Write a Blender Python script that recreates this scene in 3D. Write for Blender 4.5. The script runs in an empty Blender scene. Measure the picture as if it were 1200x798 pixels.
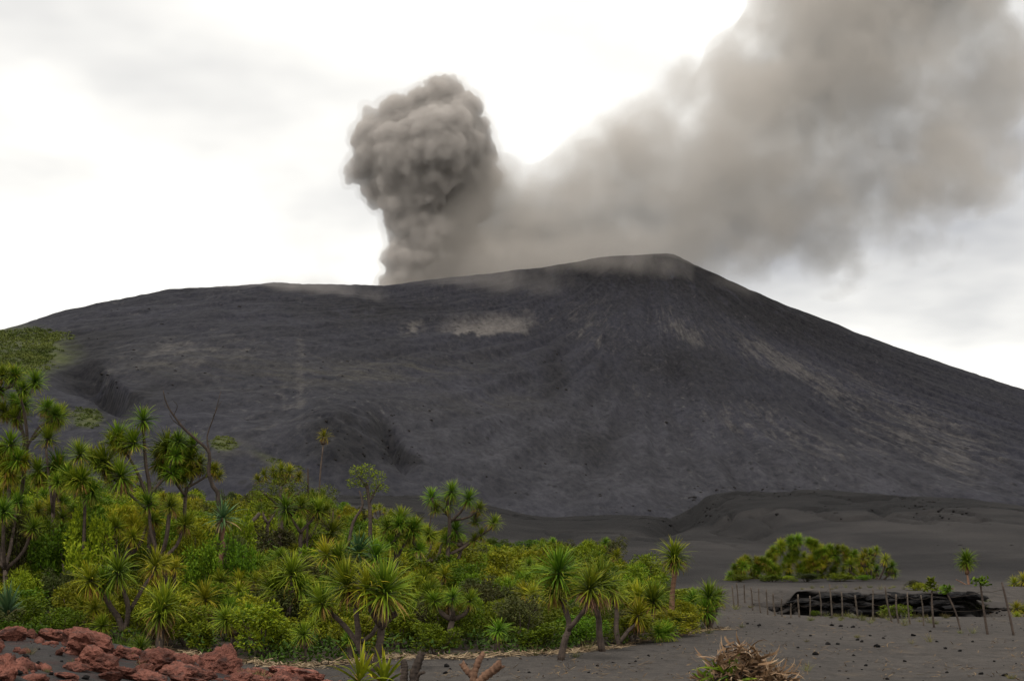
import bpy, bmesh, math, random
import numpy as np
from mathutils import Vector, Matrix, Euler

# ------------------------------------------------------------------ camera, sky, sun, exposure
SC = bpy.context.scene
COL = SC.collection
F_PX, CX, CY = 1648.0, 600.0, 399.0          # focal length and centre of the 1200x798 photograph
CAM = np.array([0.0, 0.0, 3.0])
PITCH = math.atan(241.0 / F_PX)

cam_d = bpy.data.cameras.new("camera")
cam_d.sensor_width = 36.0
cam_d.lens = 36.0 * F_PX / 1200.0
cam_d.clip_start = 0.5
cam_d.clip_end = 12000.0
cam = bpy.data.objects.new("camera", cam_d)
COL.objects.link(cam)
cam.location = CAM
cam.rotation_euler = (math.pi / 2 + PITCH, 0, 0)
SC.camera = cam

SUN_EL, SUN_AZ = math.radians(58), math.radians(205)     # compass-like: 0 = +Y, clockwise
world = bpy.data.worlds.new("World")
SC.world = world
world.use_nodes = True
wn = world.node_tree
wn.nodes.clear()
w_out = wn.nodes.new("ShaderNodeOutputWorld")
w_bg = wn.nodes.new("ShaderNodeBackground")
w_sky = wn.nodes.new("ShaderNodeTexSky")
w_sky.sky_type = 'NISHITA'
w_sky.sun_disc = False
w_sky.sun_elevation = SUN_EL
w_sky.sun_rotation = SUN_AZ
w_tc = wn.nodes.new("ShaderNodeTexCoord")
w_sep = wn.nodes.new("ShaderNodeSeparateXYZ")
wn.links.new(w_tc.outputs["Generated"], w_sep.inputs[0])
w_add = wn.nodes.new("ShaderNodeMath"); w_add.operation = 'ADD'; w_add.inputs[1].default_value = 0.22
wn.links.new(w_sep.outputs["Z"], w_add.inputs[0])
w_mx = wn.nodes.new("ShaderNodeMath"); w_mx.operation = 'MAXIMUM'; w_mx.inputs[1].default_value = 0.12
wn.links.new(w_add.outputs[0], w_mx.inputs[0])
w_div = wn.nodes.new("ShaderNodeVectorMath"); w_div.operation = 'DIVIDE'
wn.links.new(w_tc.outputs["Generated"], w_div.inputs[0])
wn.links.new(w_mx.outputs[0], w_div.inputs[1])
w_off = wn.nodes.new("ShaderNodeVectorMath"); w_off.operation = 'ADD'
w_off.inputs[1].default_value = (7.2, 0.3, 1.4)
wn.links.new(w_div.outputs[0], w_off.inputs[0])
w_noise = wn.nodes.new("ShaderNodeTexNoise")
w_noise.inputs["Scale"].default_value = 0.95
w_noise.inputs["Detail"].default_value = 5.0
w_noise.inputs["Roughness"].default_value = 0.5
wn.links.new(w_off.outputs[0], w_noise.inputs["Vector"])
w_ramp = wn.nodes.new("ShaderNodeValToRGB")               # overcast cloud layer, in sky-texture units
w_ramp.color_ramp.elements[0].position = 0.33
w_ramp.color_ramp.elements[0].color = (0.35, 0.35, 0.36, 1)
w_ramp.color_ramp.elements[1].position = 0.61
w_ramp.color_ramp.elements[1].color = (1.0, 0.972, 0.90, 1)
wn.links.new(w_noise.outputs["Fac"], w_ramp.inputs[0])
w_sc = wn.nodes.new("ShaderNodeVectorMath"); w_sc.operation = 'SCALE'
w_sc.inputs["Scale"].default_value = 11.3
wn.links.new(w_ramp.outputs[0], w_sc.inputs[0])
w_mix = wn.nodes.new("ShaderNodeMixRGB")
w_mix.inputs[0].default_value = 0.93
wn.links.new(w_sky.outputs[0], w_mix.inputs[1])
wn.links.new(w_sc.outputs[0], w_mix.inputs[2])
wn.links.new(w_mix.outputs[0], w_bg.inputs["Color"])
w_bg.inputs["Strength"].default_value = 0.10
wn.links.new(w_bg.outputs[0], w_out.inputs["Surface"])

sun_d = bpy.data.lights.new("sun", 'SUN')
sun_d.energy = 1.5
sun_d.angle = math.radians(12)
sun_d.color = (1.0, 0.96, 0.9)
sun = bpy.data.objects.new("sun", sun_d)
COL.objects.link(sun)
sdir = Vector((math.sin(SUN_AZ) * math.cos(SUN_EL), math.cos(SUN_AZ) * math.cos(SUN_EL), math.sin(SUN_EL)))
sun.rotation_euler = sdir.to_track_quat('Z', 'Y').to_euler()

SC.view_settings.view_transform = 'Standard'
SC.view_settings.look = 'None'
SC.view_settings.gamma = 1.0
SC.view_settings.use_curve_mapping = False
SC.view_settings.exposure = 0.4
SC.render.engine = 'CYCLES'
SC.cycles.use_denoising = True
SC.cycles.max_bounces = 6
SC.cycles.diffuse_bounces = 2
SC.cycles.glossy_bounces = 1
SC.cycles.transmission_bounces = 2
SC.cycles.transparent_max_bounces = 8
SC.cycles.volume_bounces = 2
SC.cycles.volume_max_steps = 96
SC.cycles.caustics_reflective = False
SC.cycles.caustics_refractive = False

# ------------------------------------------------------------------ helpers
CT, ST = math.cos(PITCH), math.sin(PITCH)

def ray(px, py):
    xc = (px - CX) / F_PX
    yc = (CY - py) / F_PX
    return np.array([xc, CT - yc * ST, ST + yc * CT])

def at(px, py, d):
    """Point on the line of sight of photograph pixel (px, py) at ground distance d."""
    r = ray(px, py)
    return CAM + r * (d / r[1])

def project(x, y, z):
    x = np.asarray(x, float); y = np.asarray(y, float); z = np.asarray(z, float) - CAM[2]
    dep = y * CT + z * ST
    up = -y * ST + z * CT
    dep = np.maximum(dep, 1e-3)
    return CX + F_PX * x / dep, CY - F_PX * up / dep

def ss(a, b, x):
    t = np.clip((np.asarray(x, float) - a) / (b - a), 0, 1)
    return t * t * (3 - 2 * t)

def _h(ix, iy, iz, seed):
    n = (ix.astype(np.int64) * 374761393 + iy.astype(np.int64) * 668265263 + iz.astype(np.int64) * 2147483647 + seed * 974634777)
    n = (n ^ (n >> 13)) * 1274126177
    n = n & 0x7fffffff
    n = ((n ^ (n >> 15)) * 2246822519) & 0x7fffffff
    return (n ^ (n >> 12)) / float(0x7fffffff)

def vnoise(x, y, z=None, seed=0):
    x, y = np.broadcast_arrays(np.asarray(x, float), np.asarray(y, float))
    z = np.zeros_like(x) if z is None else np.broadcast_to(np.asarray(z, float), x.shape)
    ix, iy, iz = np.floor(x), np.floor(y), np.floor(z)
    fx, fy, fz = x - ix, y - iy, z - iz
    fx, fy, fz = [f * f * f * (f * (f * 6 - 15) + 10) for f in (fx, fy, fz)]
    r = 0
    three = bool(np.any(fz != 0))
    for dz in ((0, 1) if three else (0,)):
        wz = (fz if dz else 1 - fz) if three else 1.0
        for dy in (0, 1):
            wy = fy if dy else 1 - fy
            for dx in (0, 1):
                wx = fx if dx else 1 - fx
                r = r + _h(ix + dx, iy + dy, iz + dz, seed) * wx * wy * wz
    return r                                             # 0..1

def fbm(x, y, z=None, seed=0, octaves=4, gain=0.5):
    a, s, r = 1.0, 0.0, 0.0
    for o in range(octaves):
        f = 2.03 ** o
        r = r + a * vnoise(np.asarray(x) * f + 17.3 * o, np.asarray(y) * f - 9.1 * o, None if z is None else np.asarray(z) * f + 4.7 * o, seed + o)
        s += a
        a *= gain
    return r / s

def link(o, parent=None):
    COL.objects.link(o)
    if parent is not None:
        o.parent = parent
    return o

def tag(o, label=None, cat=None, group=None, kind=None):
    if label: o["label"] = label
    if cat: o["category"] = cat
    if group: o["group"] = group
    if kind: o["kind"] = kind
    return o

def mesh_np(name, verts, faces, mat=None, smooth=True):
    """verts (n,3), faces (m,3) or (m,4) integer array"""
    me = bpy.data.meshes.new(name)
    verts = np.ascontiguousarray(verts, np.float32)
    faces = np.ascontiguousarray(faces, np.int32)
    k = faces.shape[1]
    me.vertices.add(len(verts)); me.vertices.foreach_set("co", verts.ravel())
    me.loops.add(faces.size); me.loops.foreach_set("vertex_index", faces.ravel())
    me.polygons.add(len(faces))
    me.polygons.foreach_set("loop_start", np.arange(0, faces.size, k, dtype=np.int32))
    if smooth:
        me.polygons.foreach_set("use_smooth", np.ones(len(faces), bool))
    me.update(calc_edges=True)
    me.validate()
    if mat is not None:
        me.materials.append(mat)
    return me

def obj(name, me, parent=None, loc=None, rot=None, scale=None):
    o = bpy.data.objects.new(name, me)
    if loc is not None: o.location = loc
    if rot is not None: o.rotation_euler = rot
    if scale is not None: o.scale = scale if hasattr(scale, '__len__') else (scale,) * 3
    return link(o, parent)

def empty(name, loc, rz=0.0, s=1.0):
    o = bpy.data.objects.new(name, None)
    o.empty_display_size = 0.2
    o.location = loc; o.rotation_euler = (0, 0, rz); o.scale = (s, s, s)
    return link(o)

def set_attr(me, name, values, typ='FLOAT'):
    a = me.attributes.new(name, typ, 'POINT')
    a.data.foreach_set("value" if typ == 'FLOAT' else "vector", np.ascontiguousarray(values, np.float32).ravel())

class Nodes:
    """Small helper for procedural materials."""
    def __init__(self, name):
        self.m = bpy.data.materials.new(name)
        self.m.use_nodes = True
        self.t = self.m.node_tree
        self.t.nodes.clear()
        self.out = self.t.nodes.new("ShaderNodeOutputMaterial")
    def n(self, typ, **kw):
        nd = self.t.nodes.new("ShaderNode" + typ)
        for k, v in kw.items(): setattr(nd, k, v)
        return nd
    def set(self, sock, v):
        if isinstance(v, bpy.types.NodeSocket): self.t.links.new(v, sock)
        elif isinstance(v, (tuple, list)) and len(v) == 3 and sock.type == 'RGBA': sock.default_value = (*v, 1)
        else: sock.default_value = v
    def coord(self, which="Object"):
        return self.n("TexCoord").outputs[which]
    def attr(self, name, out="Fac"):
        return self.n("Attribute", attribute_name=name).outputs[out]
    def mapping(self, vec, scale=(1, 1, 1), loc=(0, 0, 0)):
        nd = self.n("Mapping"); self.set(nd.inputs["Vector"], vec)
        nd.inputs["Scale"].default_value = scale; nd.inputs["Location"].default_value = loc
        return nd.outputs[0]
    def noise(self, vec, scale, detail=4, rough=0.55, dist=0.0):
        nd = self.n("TexNoise"); self.set(nd.inputs["Vector"], vec)
        nd.inputs["Scale"].default_value = scale; nd.inputs["Detail"].default_value = detail
        nd.inputs["Roughness"].default_value = rough; nd.inputs["Distortion"].default_value = dist
        return nd.outputs["Fac"]
    def vor(self, vec, scale, feature='F1', out="Distance"):
        nd = self.n("TexVoronoi", feature=feature); self.set(nd.inputs["Vector"], vec)
        nd.inputs["Scale"].default_value = scale
        return nd.outputs[out]
    def math(self, op, a, b=0.0, c=None, clamp=False):
        nd = self.n("Math", operation=op); nd.use_clamp = clamp
        self.set(nd.inputs[0], a); self.set(nd.inputs[1], b)
        if c is not None: self.set(nd.inputs[2], c)
        return nd.outputs[0]
    def rng(self, v, a, b, lo=0.0, hi=1.0, smooth=False):
        nd = self.n("MapRange"); nd.interpolation_type = 'SMOOTHSTEP' if smooth else 'LINEAR'
        self.set(nd.inputs["Value"], v)
        for i, q in zip(("From Min", "From Max", "To Min", "To Max"), (a, b, lo, hi)): self.set(nd.inputs[i], q)
        return nd.outputs[0]
    def mix(self, f, a, b, blend='MIX'):
        nd = self.n("MixRGB", blend_type=blend)
        self.set(nd.inputs[0], f); self.set(nd.inputs[1], a); self.set(nd.inputs[2], b)
        return nd.outputs[0]
    def bump(self, h, strength=0.5, dist=0.1, normal=None):
        nd = self.n("Bump"); self.set(nd.inputs["Height"], h)
        nd.inputs["Strength"].default_value = strength; nd.inputs["Distance"].default_value = dist
        if normal is not None: self.set(nd.inputs["Normal"], normal)
        return nd.outputs[0]
    def bsdf(self, color, rough=0.9, spec=0.2, normal=None, trans=0.0, trans_col=None):
        b = self.n("BsdfPrincipled")
        self.set(b.inputs["Base Color"], color); self.set(b.inputs["Roughness"], rough)
        b.inputs["Specular IOR Level"].default_value = spec
        if normal is not None: self.set(b.inputs["Normal"], normal)
        s = b.outputs[0]
        if trans > 0:
            tr = self.n("BsdfTranslucent"); self.set(tr.inputs[0], trans_col if trans_col is not None else color)
            mx = self.n("MixShader"); mx.inputs[0].default_value = trans
            self.t.links.new(s, mx.inputs[1]); self.t.links.new(tr.outputs[0], mx.inputs[2])
            s = mx.outputs[0]
        self.t.links.new(s, self.out.inputs["Surface"])
        return self.m

# ------------------------------------------------------------------ terrain heights (metres, camera eye at z = 3)
def px_interp(pts, d, conv='x'):
    pass

# crest of the ash mounds at the foot of the cone (about 250 m away)
_cp = [(420, 607), (500, 597), (560, 596), (640, 604), (690, 604), (740, 601), (770, 603), (788, 604), (800, 588), (830, 576), (870, 571), (930, 570), (1000, 572),
       (1080, 575), (1130, 590), (1200, 612), (1290, 636), (1400, 645)]
_cp = [at(a, b, 250.0) for a, b in _cp]
CREST_X = np.array([p[0] for p in _cp]); CREST_Z = np.array([p[2] for p in _cp])

def ground_z(x, y):
    x = np.asarray(x, float); y = np.asarray(y, float)
    z = 0.10 * (fbm(x / 9.0, y / 9.0, seed=3, octaves=3) - 0.5) * 2
    z = z + 0.05 * (fbm(x / 1.6, y / 1.6, seed=5, octaves=3) - 0.5) * ss(12, 20, y) * (1 - ss(80, 120, y))
    # wooded rise to the left
    z = z + 5.0 * ss(10, -35, x) * ss(35, 88, y)
    # cinder mound in the left foreground
    mz = np.interp(x, [-26, -14, -9.8, -7.7, -6.5, -4.9, -3.3, -1.5], [1.9, 1.5, 1.28, 1.10, 0.85, 0.52, 0.22, 0.0])
    z = z + mz * (1 - ss(27.6, 33.5, y)) * ss(4, 20, y) * (0.93 + 0.14 * fbm(x / 1.1, y / 1.1, seed=8, octaves=3))
    # washed-out channel behind the fence, higher plain beyond it
    ch = ss(7, 14, x) * (1 - ss(40, 60, x))
    edge = 74.5 + 1.6 * (fbm(x / 4.0, x * 0 + 2.2, seed=21, octaves=3) - 0.5) * 2
    bk = ss(12.5, 15.0, x) * (1 - 0.8 * ss(23.0, 25.0, x)) * (1 - ss(30, 36, x))
    stp = np.clip((y - edge + 0.3 + 5.0 * (1 - bk)) / (1.2 + 11.0 * (1 - bk)), 0, 1); stp = stp * stp * (3 - 2 * stp)
    z = z - 0.95 * ch * ss(61.5, 69, y) * (1 - stp) * (0.25 + 0.75 * bk)
    z = z + 0.72 * ss(5, 14, x) * stp * (1 - ss(150, 240, y))
    # low ash mounds at the foot of the cone
    cz = np.interp(x, CREST_X, CREST_Z, left=5.0, right=0.0)
    prof = np.where(y < 250, np.clip((y - 92) / 158.0, 0, 1) ** 1.25, 1 - ss(252, 300, y) * 0.75)
    prof = np.where(y < 250, np.minimum(prof, 1.0) * (1.0 - 0.04 * ss(225, 250, y)), prof * 0.96)
    z = z + cz * prof * (1 - ss(300, 500, y))
    # a gully cutting down between the two mounds
    gx = 29.5 - (250 - np.clip(y, 150, 260)) * 0.13 + 2.0 * np.sin(y / 17.0)
    z = z - 2.2 * np.exp(-((x - gx) / 2.6) ** 2) * ss(160, 215, y) * (1 - ss(255, 270, y))
    far = ss(120, 190, y) * (1 - ss(330, 420, y))
    z = z + far * 1.6 * (fbm(x / 16.0, y / 24.0, seed=11, octaves=5, gain=0.55) - 0.5)
    z = z - far * 1.1 * np.clip(1 - np.abs(fbm(x / 9.0, y / 30.0, seed=13, octaves=3) * 2 - 1) * 9, 0, 1)
    return z

# rim of the cone: photograph silhouette points with the distance of the rim there
_rim = [(-900, 640, 560), (-500, 570, 585), (-250, 480, 610), (-100, 425, 630), (0, 392, 645), (45, 383, 650), (100, 362, 660), (160, 347, 670), (215, 337, 680), (250, 334, 685),
        (330, 330, 700), (388, 332, 708), (445, 335, 718), (540, 323, 745), (640, 312, 775), (700, 303, 795), (760, 297, 812), (787, 297, 820),
        (830, 316, 822), (900, 349, 825), (1000, 389, 826), (1100, 424, 825), (1200, 458, 820), (1400, 535, 800), (1700, 650, 770)]
_rp = np.array([at(a, b, d) for a, b, d in _rim])
RIM_X, RIM_Y, RIM_Z = _rp[:, 0], _rp[:, 1], _rp[:, 2]
RIM_Z[-1] = -4; RIM_Z[0] = -4
FOOT_X = np.array([-700, -260, -150, -80, -45, -20, 0, 40, 120, 300, 700.])
FOOT_Y = np.array([150, 120, 125, 135, 150, 185, 225, 270, 290, 300, 300.])
SUMMIT = at(768, 297, 830)

def smooth_interp(x, X, Y, w):
    r = 0
    for k, wt in ((-1.0, .2), (-.5, .2), (0, .2), (.5, .2), (1.0, .2)):
        r = r + wt * np.interp(x + k * w, X, Y)
    return r

def volcano_z(x, y):
    x = np.asarray(x, float); y = np.asarray(y, float)
    zr = smooth_interp(x, RIM_X, RIM_Z, 3.0) + 1.2 * (fbm(x / 12.0, x * 0, seed=31, octaves=4) - 0.5)
    yr = smooth_interp(x, RIM_X, RIM_Y, 20.0) + 10 * (fbm(x / 60.0, x * 0 + 3, seed=33, octaves=3) - 0.5)
    yf = smooth_interp(x, FOOT_X, FOOT_Y, 25.0)
    zf = -1.5
    t = (y - yf) / (yr - yf)
    left = ss(40, -120, x)                                   # the left shoulder is blunter than the main cone
    tc = np.clip(t, 0, 1)
    g = (1 - left) * (0.50 * tc + 0.50 * tc ** 2.3) + left * (0.80 * tc + 0.20 * tc ** 2.0)
    z = zf + (zr - zf) * g
    z = np.where(t < 0, zf + t * 60.0, z)
    z = np.where(t > 1, zr - np.minimum((y - yr) * 0.62, 38 + (y - yr) * 0.25), z)
    # gullies fanning from the summit, boulder-strewn ledges on the left
    dx, dy = x - SUMMIT[0], y - (SUMMIT[1] + 20)
    ph = np.arctan2(dx, -dy); r = np.hypot(dx, dy)
    env = ss(0.02, 0.2, t) * (1 - ss(0.93, 1.0, t))
    gul = fbm(ph * 26.0, r / 170.0, seed=41, octaves=4, gain=0.55) - 0.5
    gul = gul + 0.5 * (fbm(ph * 90.0, r / 120.0, seed=42, octaves=2) - 0.5)
    z = z + env * (1 - 0.75 * left) * 7.0 * gul * np.clip(r / 260.0, 0.15, 1.0)
    wx = x + 14 * (fbm(x / 40., y / 40., seed=43) - .5)
    led = fbm(wx / 50.0, y / 75.0, seed=44, octaves=5, gain=0.52) - 0.5
    z = z + env * (0.35 + 0.65 * left) * 9.0 * led
    # a lava tongue with a steep right edge below the left shoulder
    px, py = project(x, y, z)
    lob = np.exp(-((px - 395) / 42.0) ** 2 - ((py - 515) / 40.0) ** 2)
    z = z + env * 5.0 * lob * (0.6 + 0.8 * fbm(x / 7., y / 9., seed=47, octaves=4))
    cutb = np.exp(-((px - 462 - (py - 520) * .5) / 9.0) ** 2 - ((py - 520) / 28.0) ** 2)
    z = z - env * 6.0 * cutb
    # eroded scars at the far left
    sc = np.exp(-((px - 118) / 40.0) ** 2 - ((py - 455) / 26.0) ** 2)
    z = z - env * sc * 9.0 * ss(0.42, 0.62, fbm(x / 22. + y / 50., y / 90., seed=49, octaves=3))
    # ash hump in front of the shoulder, behind the trees
    h1 = at(300, 528, 205)
    z = z + 7.5 * np.exp(-((x - h1[0]) / 17.0) ** 2 - ((y - 205) / 24.0) ** 2)
    rough = fbm(x / 5.0, y / 15.0, seed=51, octaves=4, gain=0.6) - 0.5
    z = z + env * 0.8 * rough
    return z

def top_z(x, y):
    return np.maximum(ground_z(x, y), volcano_z(x, y))

def gz(x, y):
    return float(ground_z(np.array([x]), np.array([y]))[0])

def ground_hits(px, py, y0=15.0, y1=400.0):
    """Where the lines of sight of photograph pixels first meet the ground (nan where they miss)."""
    px = np.atleast_1d(np.asarray(px, float)); py = np.atleast_1d(np.asarray(py, float))
    xc = (px - CX) / F_PX; yc = (CY - py) / F_PX
    ry = CT - yc * ST; kx = xc / ry; kz = (ST + yc * CT) / ry
    out = np.full((len(px), 3), np.nan)
    n = 90
    ys = y0 * (y1 / y0) ** (np.arange(n + 1) / n)
    Y = np.repeat(ys[None], len(px), 0)
    lo = np.full(len(px), y0); hi = np.full(len(px), y1); hit = np.ones(len(px), bool)
    for step in range(3):
        below = (CAM[2] + kz[:, None] * Y) <= (top_z(kx[:, None] * Y, Y) if y1 > 110 else ground_z(kx[:, None] * Y, Y))
        any_ = below.any(1); i = below.argmax(1)
        if step == 0: hit = any_
        hi = Y[np.arange(len(px)), i]; lo = Y[np.arange(len(px)), np.maximum(i - 1, 0)]
        Y = lo[:, None] + (hi - lo)[:, None] * np.linspace(0, 1, 9)[None]
    out[hit, 0] = (kx * hi)[hit]; out[hit, 1] = hi[hit]; out[hit, 2] = (CAM[2] + kz * hi)[hit]
    return out

def ground_hit(px, py, y0=15.0, y1=109.0):
    h = ground_hits(px, py, y0, y1)[0]
    return None if np.isnan(h[0]) else h

def grid_faces(nr, nc):
    i = np.arange(nr - 1)[:, None] * nc + np.arange(nc - 1)[None, :]
    return np.stack([i, i + 1, i + nc + 1, i + nc], -1).reshape(-1, 4)

# ------------------------------------------------------------------ ground materials
def ash_material():
    N = Nodes("volcanic_ash")
    c = N.coord("Object")
    big = N.noise(c, 0.09, 5, 0.55, 0.4)
    mid = N.noise(N.mapping(c, (1, 0.55, 1)), 0.55, 6, 0.6, 0.3)
    fine = N.noise(c, 7.0, 6, 0.7)
    col = N.mix(N.rng(big, 0.32, 0.68), (0.046, 0.041, 0.038), (0.094, 0.082, 0.072))
    col = N.mix(N.rng(mid, 0.40, 0.60, 0, .9), col, (0.070, 0.061, 0.054))
    clod = N.noise(N.mapping(c, (1, .5, 1)), 2.6, 5, 0.75, 0.2)
    col = N.mix(N.rng(clod, 0.50, 0.68, 0, 0.7), col, (0.034, 0.030, 0.028))
    col = N.mix(N.rng(clod, 0.44, 0.30, 0, 0.5), col, (0.118, 0.102, 0.088))
    col = N.mix(N.rng(fine, 0.50, 0.75, 0, 0.75), col, (0.030, 0.027, 0.026))
    tan = N.math('MULTIPLY', N.rng(N.noise(N.mapping(c, (1, 0.35, 1)), 0.8, 6, 0.65, 0.6), 0.57, 0.72), N.rng(N.noise(c, 0.16, 3), 0.42, 0.62))
    col = N.mix(N.math('MULTIPLY', tan, 0.8), col, (0.125, 0.098, 0.070))
    rut = N.rng(N.noise(N.mapping(c, (0.10, 0.9, 1), (2, 5, 0)), 0.8, 3, 0.5, 1.5), 0.47, 0.53)
    rut = N.math('MULTIPLY', N.math('MULTIPLY', rut, N.math('SUBTRACT', 1.0, rut)), 2.2)
    col = N.mix(N.math('MULTIPLY', rut, 0.6), col, (0.036, 0.032, 0.030))
    mound = N.attr("mound")                               # older, darker ash on the mounds beyond the channel
    mcol = N.mix(N.rng(N.noise(N.mapping(c, (1, 0.4, 1)), 0.12, 6, 0.62, 0.5), 0.36, 0.66), (0.020, 0.0185, 0.0185), (0.037, 0.0335, 0.032))
    mcol = N.mix(N.attr("crest"), mcol, N.mix(N.rng(N.noise(c, 0.25, 6, 0.7, 0.4), 0.35, 0.65), (0.008, 0.0077, 0.0082), (0.016, 0.015, 0.015)))
    col = N.mix(mound, col, mcol)
    litter = N.attr("litter")
    lit = N.math('MULTIPLY', litter, N.rng(N.noise(c, 4.0, 5, 0.7), 0.42, 0.58))
    col = N.mix(lit, col, (0.060, 0.042, 0.027))
    scoria = N.math('MULTIPLY', N.attr("scoria"), N.rng(N.noise(c, 1.6, 6, 0.65), 0.50, 0.62))
    col = N.mix(N.math('MULTIPLY', scoria, 0.7), col, (0.10, 0.038, 0.028))
    col = N.mix(N.math('MULTIPLY', N.attr("scoria"), 0.55), col, (0.028, 0.027, 0.029))
    rip = N.noise(N.mapping(c, (0.6, 2.6, 1), (3, 1, 0)), 1.1, 4, 0.6, 1.2)
    hgt = N.math('ADD', N.math('MULTIPLY', fine, 0.6), N.math('ADD', N.math('MULTIPLY', N.noise(c, 1.7, 7, 0.66), 1.2), N.math('ADD', N.math('MULTIPLY', rip, 0.8), N.math('MULTIPLY', clod, 0.8))))
    nrm = N.bump(hgt, 0.8, 0.12)
    return N.bsdf(col, 0.95, 0.1, nrm)

def volcano_material():
    N = Nodes("volcano_ash_and_lava")
    c = N.coord("Object")
    cs = N.mapping(c, (1.0, 0.30, 0.5))                     # grain drawn out down the slope
    pol = N.attr("polar", "Vector")
    big = N.noise(c, 0.011, 4, 0.55, 0.6)
    col = N.mix(N.rng(big, 0.35, 0.65), (0.0125, 0.0130, 0.0200), (0.0245, 0.0248, 0.0360))
    warm = N.attr("warm")
    col = N.mix(N.math('MULTIPLY', warm, 0.85), col, (0.0445, 0.0435, 0.0515))
    mott = N.noise(cs, 0.10, 4, 0.65, 0.0)
    col = N.mix(N.rng(mott, 0.42, 0.60, 0, 0.6), col, (0.0145, 0.0145, 0.019))
    # rills
    rill = N.noise(pol, 1.0, 3, 0.55, 0.25)
    fan = N.attr("fan")
    rill = N.math('ADD', N.math('MULTIPLY', N.math('SUBTRACT', rill, 0.5), fan), 0.5)
    col = N.mix(N.rng(rill, 0.46, 0.62, 0, 0.6), col, (0.0135, 0.0135, 0.0185))
    # pale ash left in streaks and patches
    fleck = N.noise(cs, 0.16, 4.5, 0.72, 0.0)
    streak = N.noise(N.mapping(pol, (2.6, 2.4, 1.0), (7, 3, 0)), 1.0, 5, 0.78, 0.5)
    sm = N.n('MixRGB'); N.set(sm.inputs[0], fan); N.set(sm.inputs[1], fleck); N.set(sm.inputs[2], streak)
    streak = sm.outputs[0]
    blot = N.noise(cs, 0.055, 5.5, 0.78, 0.3)
    s = N.math('ADD', N.math('MULTIPLY', streak, 0.62), N.math('MULTIPLY', blot, 0.38))
    s = N.math('ADD', s, N.math('MULTIPLY', N.attr("pale"), 0.19))
    col = N.mix(N.rng(s, 0.60, 0.72, 0, 0.72), col, (0.090, 0.082, 0.077))
    pm = N.math('MULTIPLY', N.attr("patch"), N.rng(N.noise(N.mapping(pol, (5.0, 3.0, 1.0)), 1.0, 4, 0.75), 0.26, 0.46))
    col = N.mix(pm, col, N.mix(N.noise(c, 0.3, 4), (0.185, 0.166, 0.150), (0.115, 0.103, 0.095)))
    olive = N.math('MULTIPLY', N.attr("olive"), N.rng(N.noise(N.mapping(c, (0.5, 1.0, 2.0)), 0.09, 7, 0.7, 0.8), 0.42, 0.64))
    col = N.mix(N.math('MULTIPLY', olive, 0.7), col, (0.066, 0.060, 0.045))
    dk = N.math('MULTIPLY', N.math('MULTIPLY', N.attr("dark"), 1.7), N.rng(N.noise(cs, 0.12, 4.5, 0.75, 0.5), 0.33, 0.49), clamp=True)
    col = N.mix(dk, col, (0.0065, 0.0065, 0.009))
    grn = N.math('MULTIPLY', N.attr("green"), N.rng(N.noise(c, 0.08, 5, 0.7), 0.30, 0.55))
    col = N.mix(grn, col, N.mix(N.noise(c, 0.2, 4), (0.030, 0.046, 0.012), (0.10, 0.105, 0.03)))
    spots = N.rng(N.vor(cs, 0.30), 0.12, 0.24, 1, 0)
    spots = N.math('MULTIPLY', spots, N.rng(N.noise(c, 0.03, 4, 0.6), 0.42, 0.56))
    col = N.mix(N.math('MULTIPLY', spots, 0.8), col, (0.006, 0.006, 0.008))
    pf = N.math('MULTIPLY', N.rng(N.noise(cs, 0.42, 3.5, 0.75), 0.58, 0.70), N.rng(N.noise(cs, 0.022, 4, 0.6), 0.42, 0.62))
    col = N.mix(N.math('MULTIPLY', pf, 0.55), col, (0.100, 0.094, 0.092))
    grit = N.noise(cs, 0.55, 3, 0.8)
    col = N.mix(N.rng(grit, 0.34, 0.68), N.mix(0.42, col, (0.005, 0.005, 0.007)), N.mix(0.09, col, (0.16, 0.15, 0.14)))
    h = N.math('ADD', N.math('MULTIPLY', N.noise(cs, 0.12, 4, 0.6, 0.0), 3.0), N.math('MULTIPLY', rill, 2.0))
    nrm = N.bump(h, 0.32, 1.0)
    return N.bsdf(col, 0.95, 0.1, nrm)

ASH = ash_material()

# ------------------------------------------------------------------ ground sheet
rows = np.concatenate([np.linspace(-60, 14, 38)[:-1], np.linspace(14, 112, 330)[:-1], np.geomspace(112, 420, 130)[:-1], np.geomspace(420, 9000, 30)])
sq = np.linspace(-1, 1, 420)
half = np.maximum(48.0, 0.62 * rows + 22.0)
gx_ = sq[None, :] * half[:, None]
gy_ = np.repeat(rows[:, None], len(sq), 1)
gzv = ground_z(gx_, gy_)
gzv = np.where(gy_ > 900, -2.0, gzv)
g_me = mesh_np("ground", np.stack([gx_, gy_, gzv], -1).reshape(-1, 3), grid_faces(len(rows), len(sq)), ASH)

# vegetated area outline: front edge and right edge of the thicket
FRONT_PX = [-400, 0, 120, 200, 340, 480, 620, 720, 790, 835]
FRONT_Y = [36, 38.5, 40, 41, 36, 38.5, 39.5, 42.5, 48, 53]
def thicket(x, y):
    """> 0 inside the thicket (metres from its edge, roughly)"""
    px = CX + F_PX * x / np.maximum(y, 1) * 1.0
    fy = np.interp(px, FRONT_PX, FRONT_Y)
    rx = np.interp(y, [38, 46, 53, 62, 80, 100, 135, 160], [3.2, 5.6, 7.4, 8.0, 9.5, 9.5, 7, -20])
    return np.minimum(np.minimum(y - fy, rx - x), 150 - y)
th = thicket(gx_, gy_).ravel()
set_attr(g_me, "litter", np.clip(ss(-0.9, 0.6, th), 0, 1))
mnd = ss(72, 102, gy_ + 14 * (fbm(gx_ / 14, gy_ / 20, seed=95) - .5))
set_attr(g_me, "mound", mnd.ravel())
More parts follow.
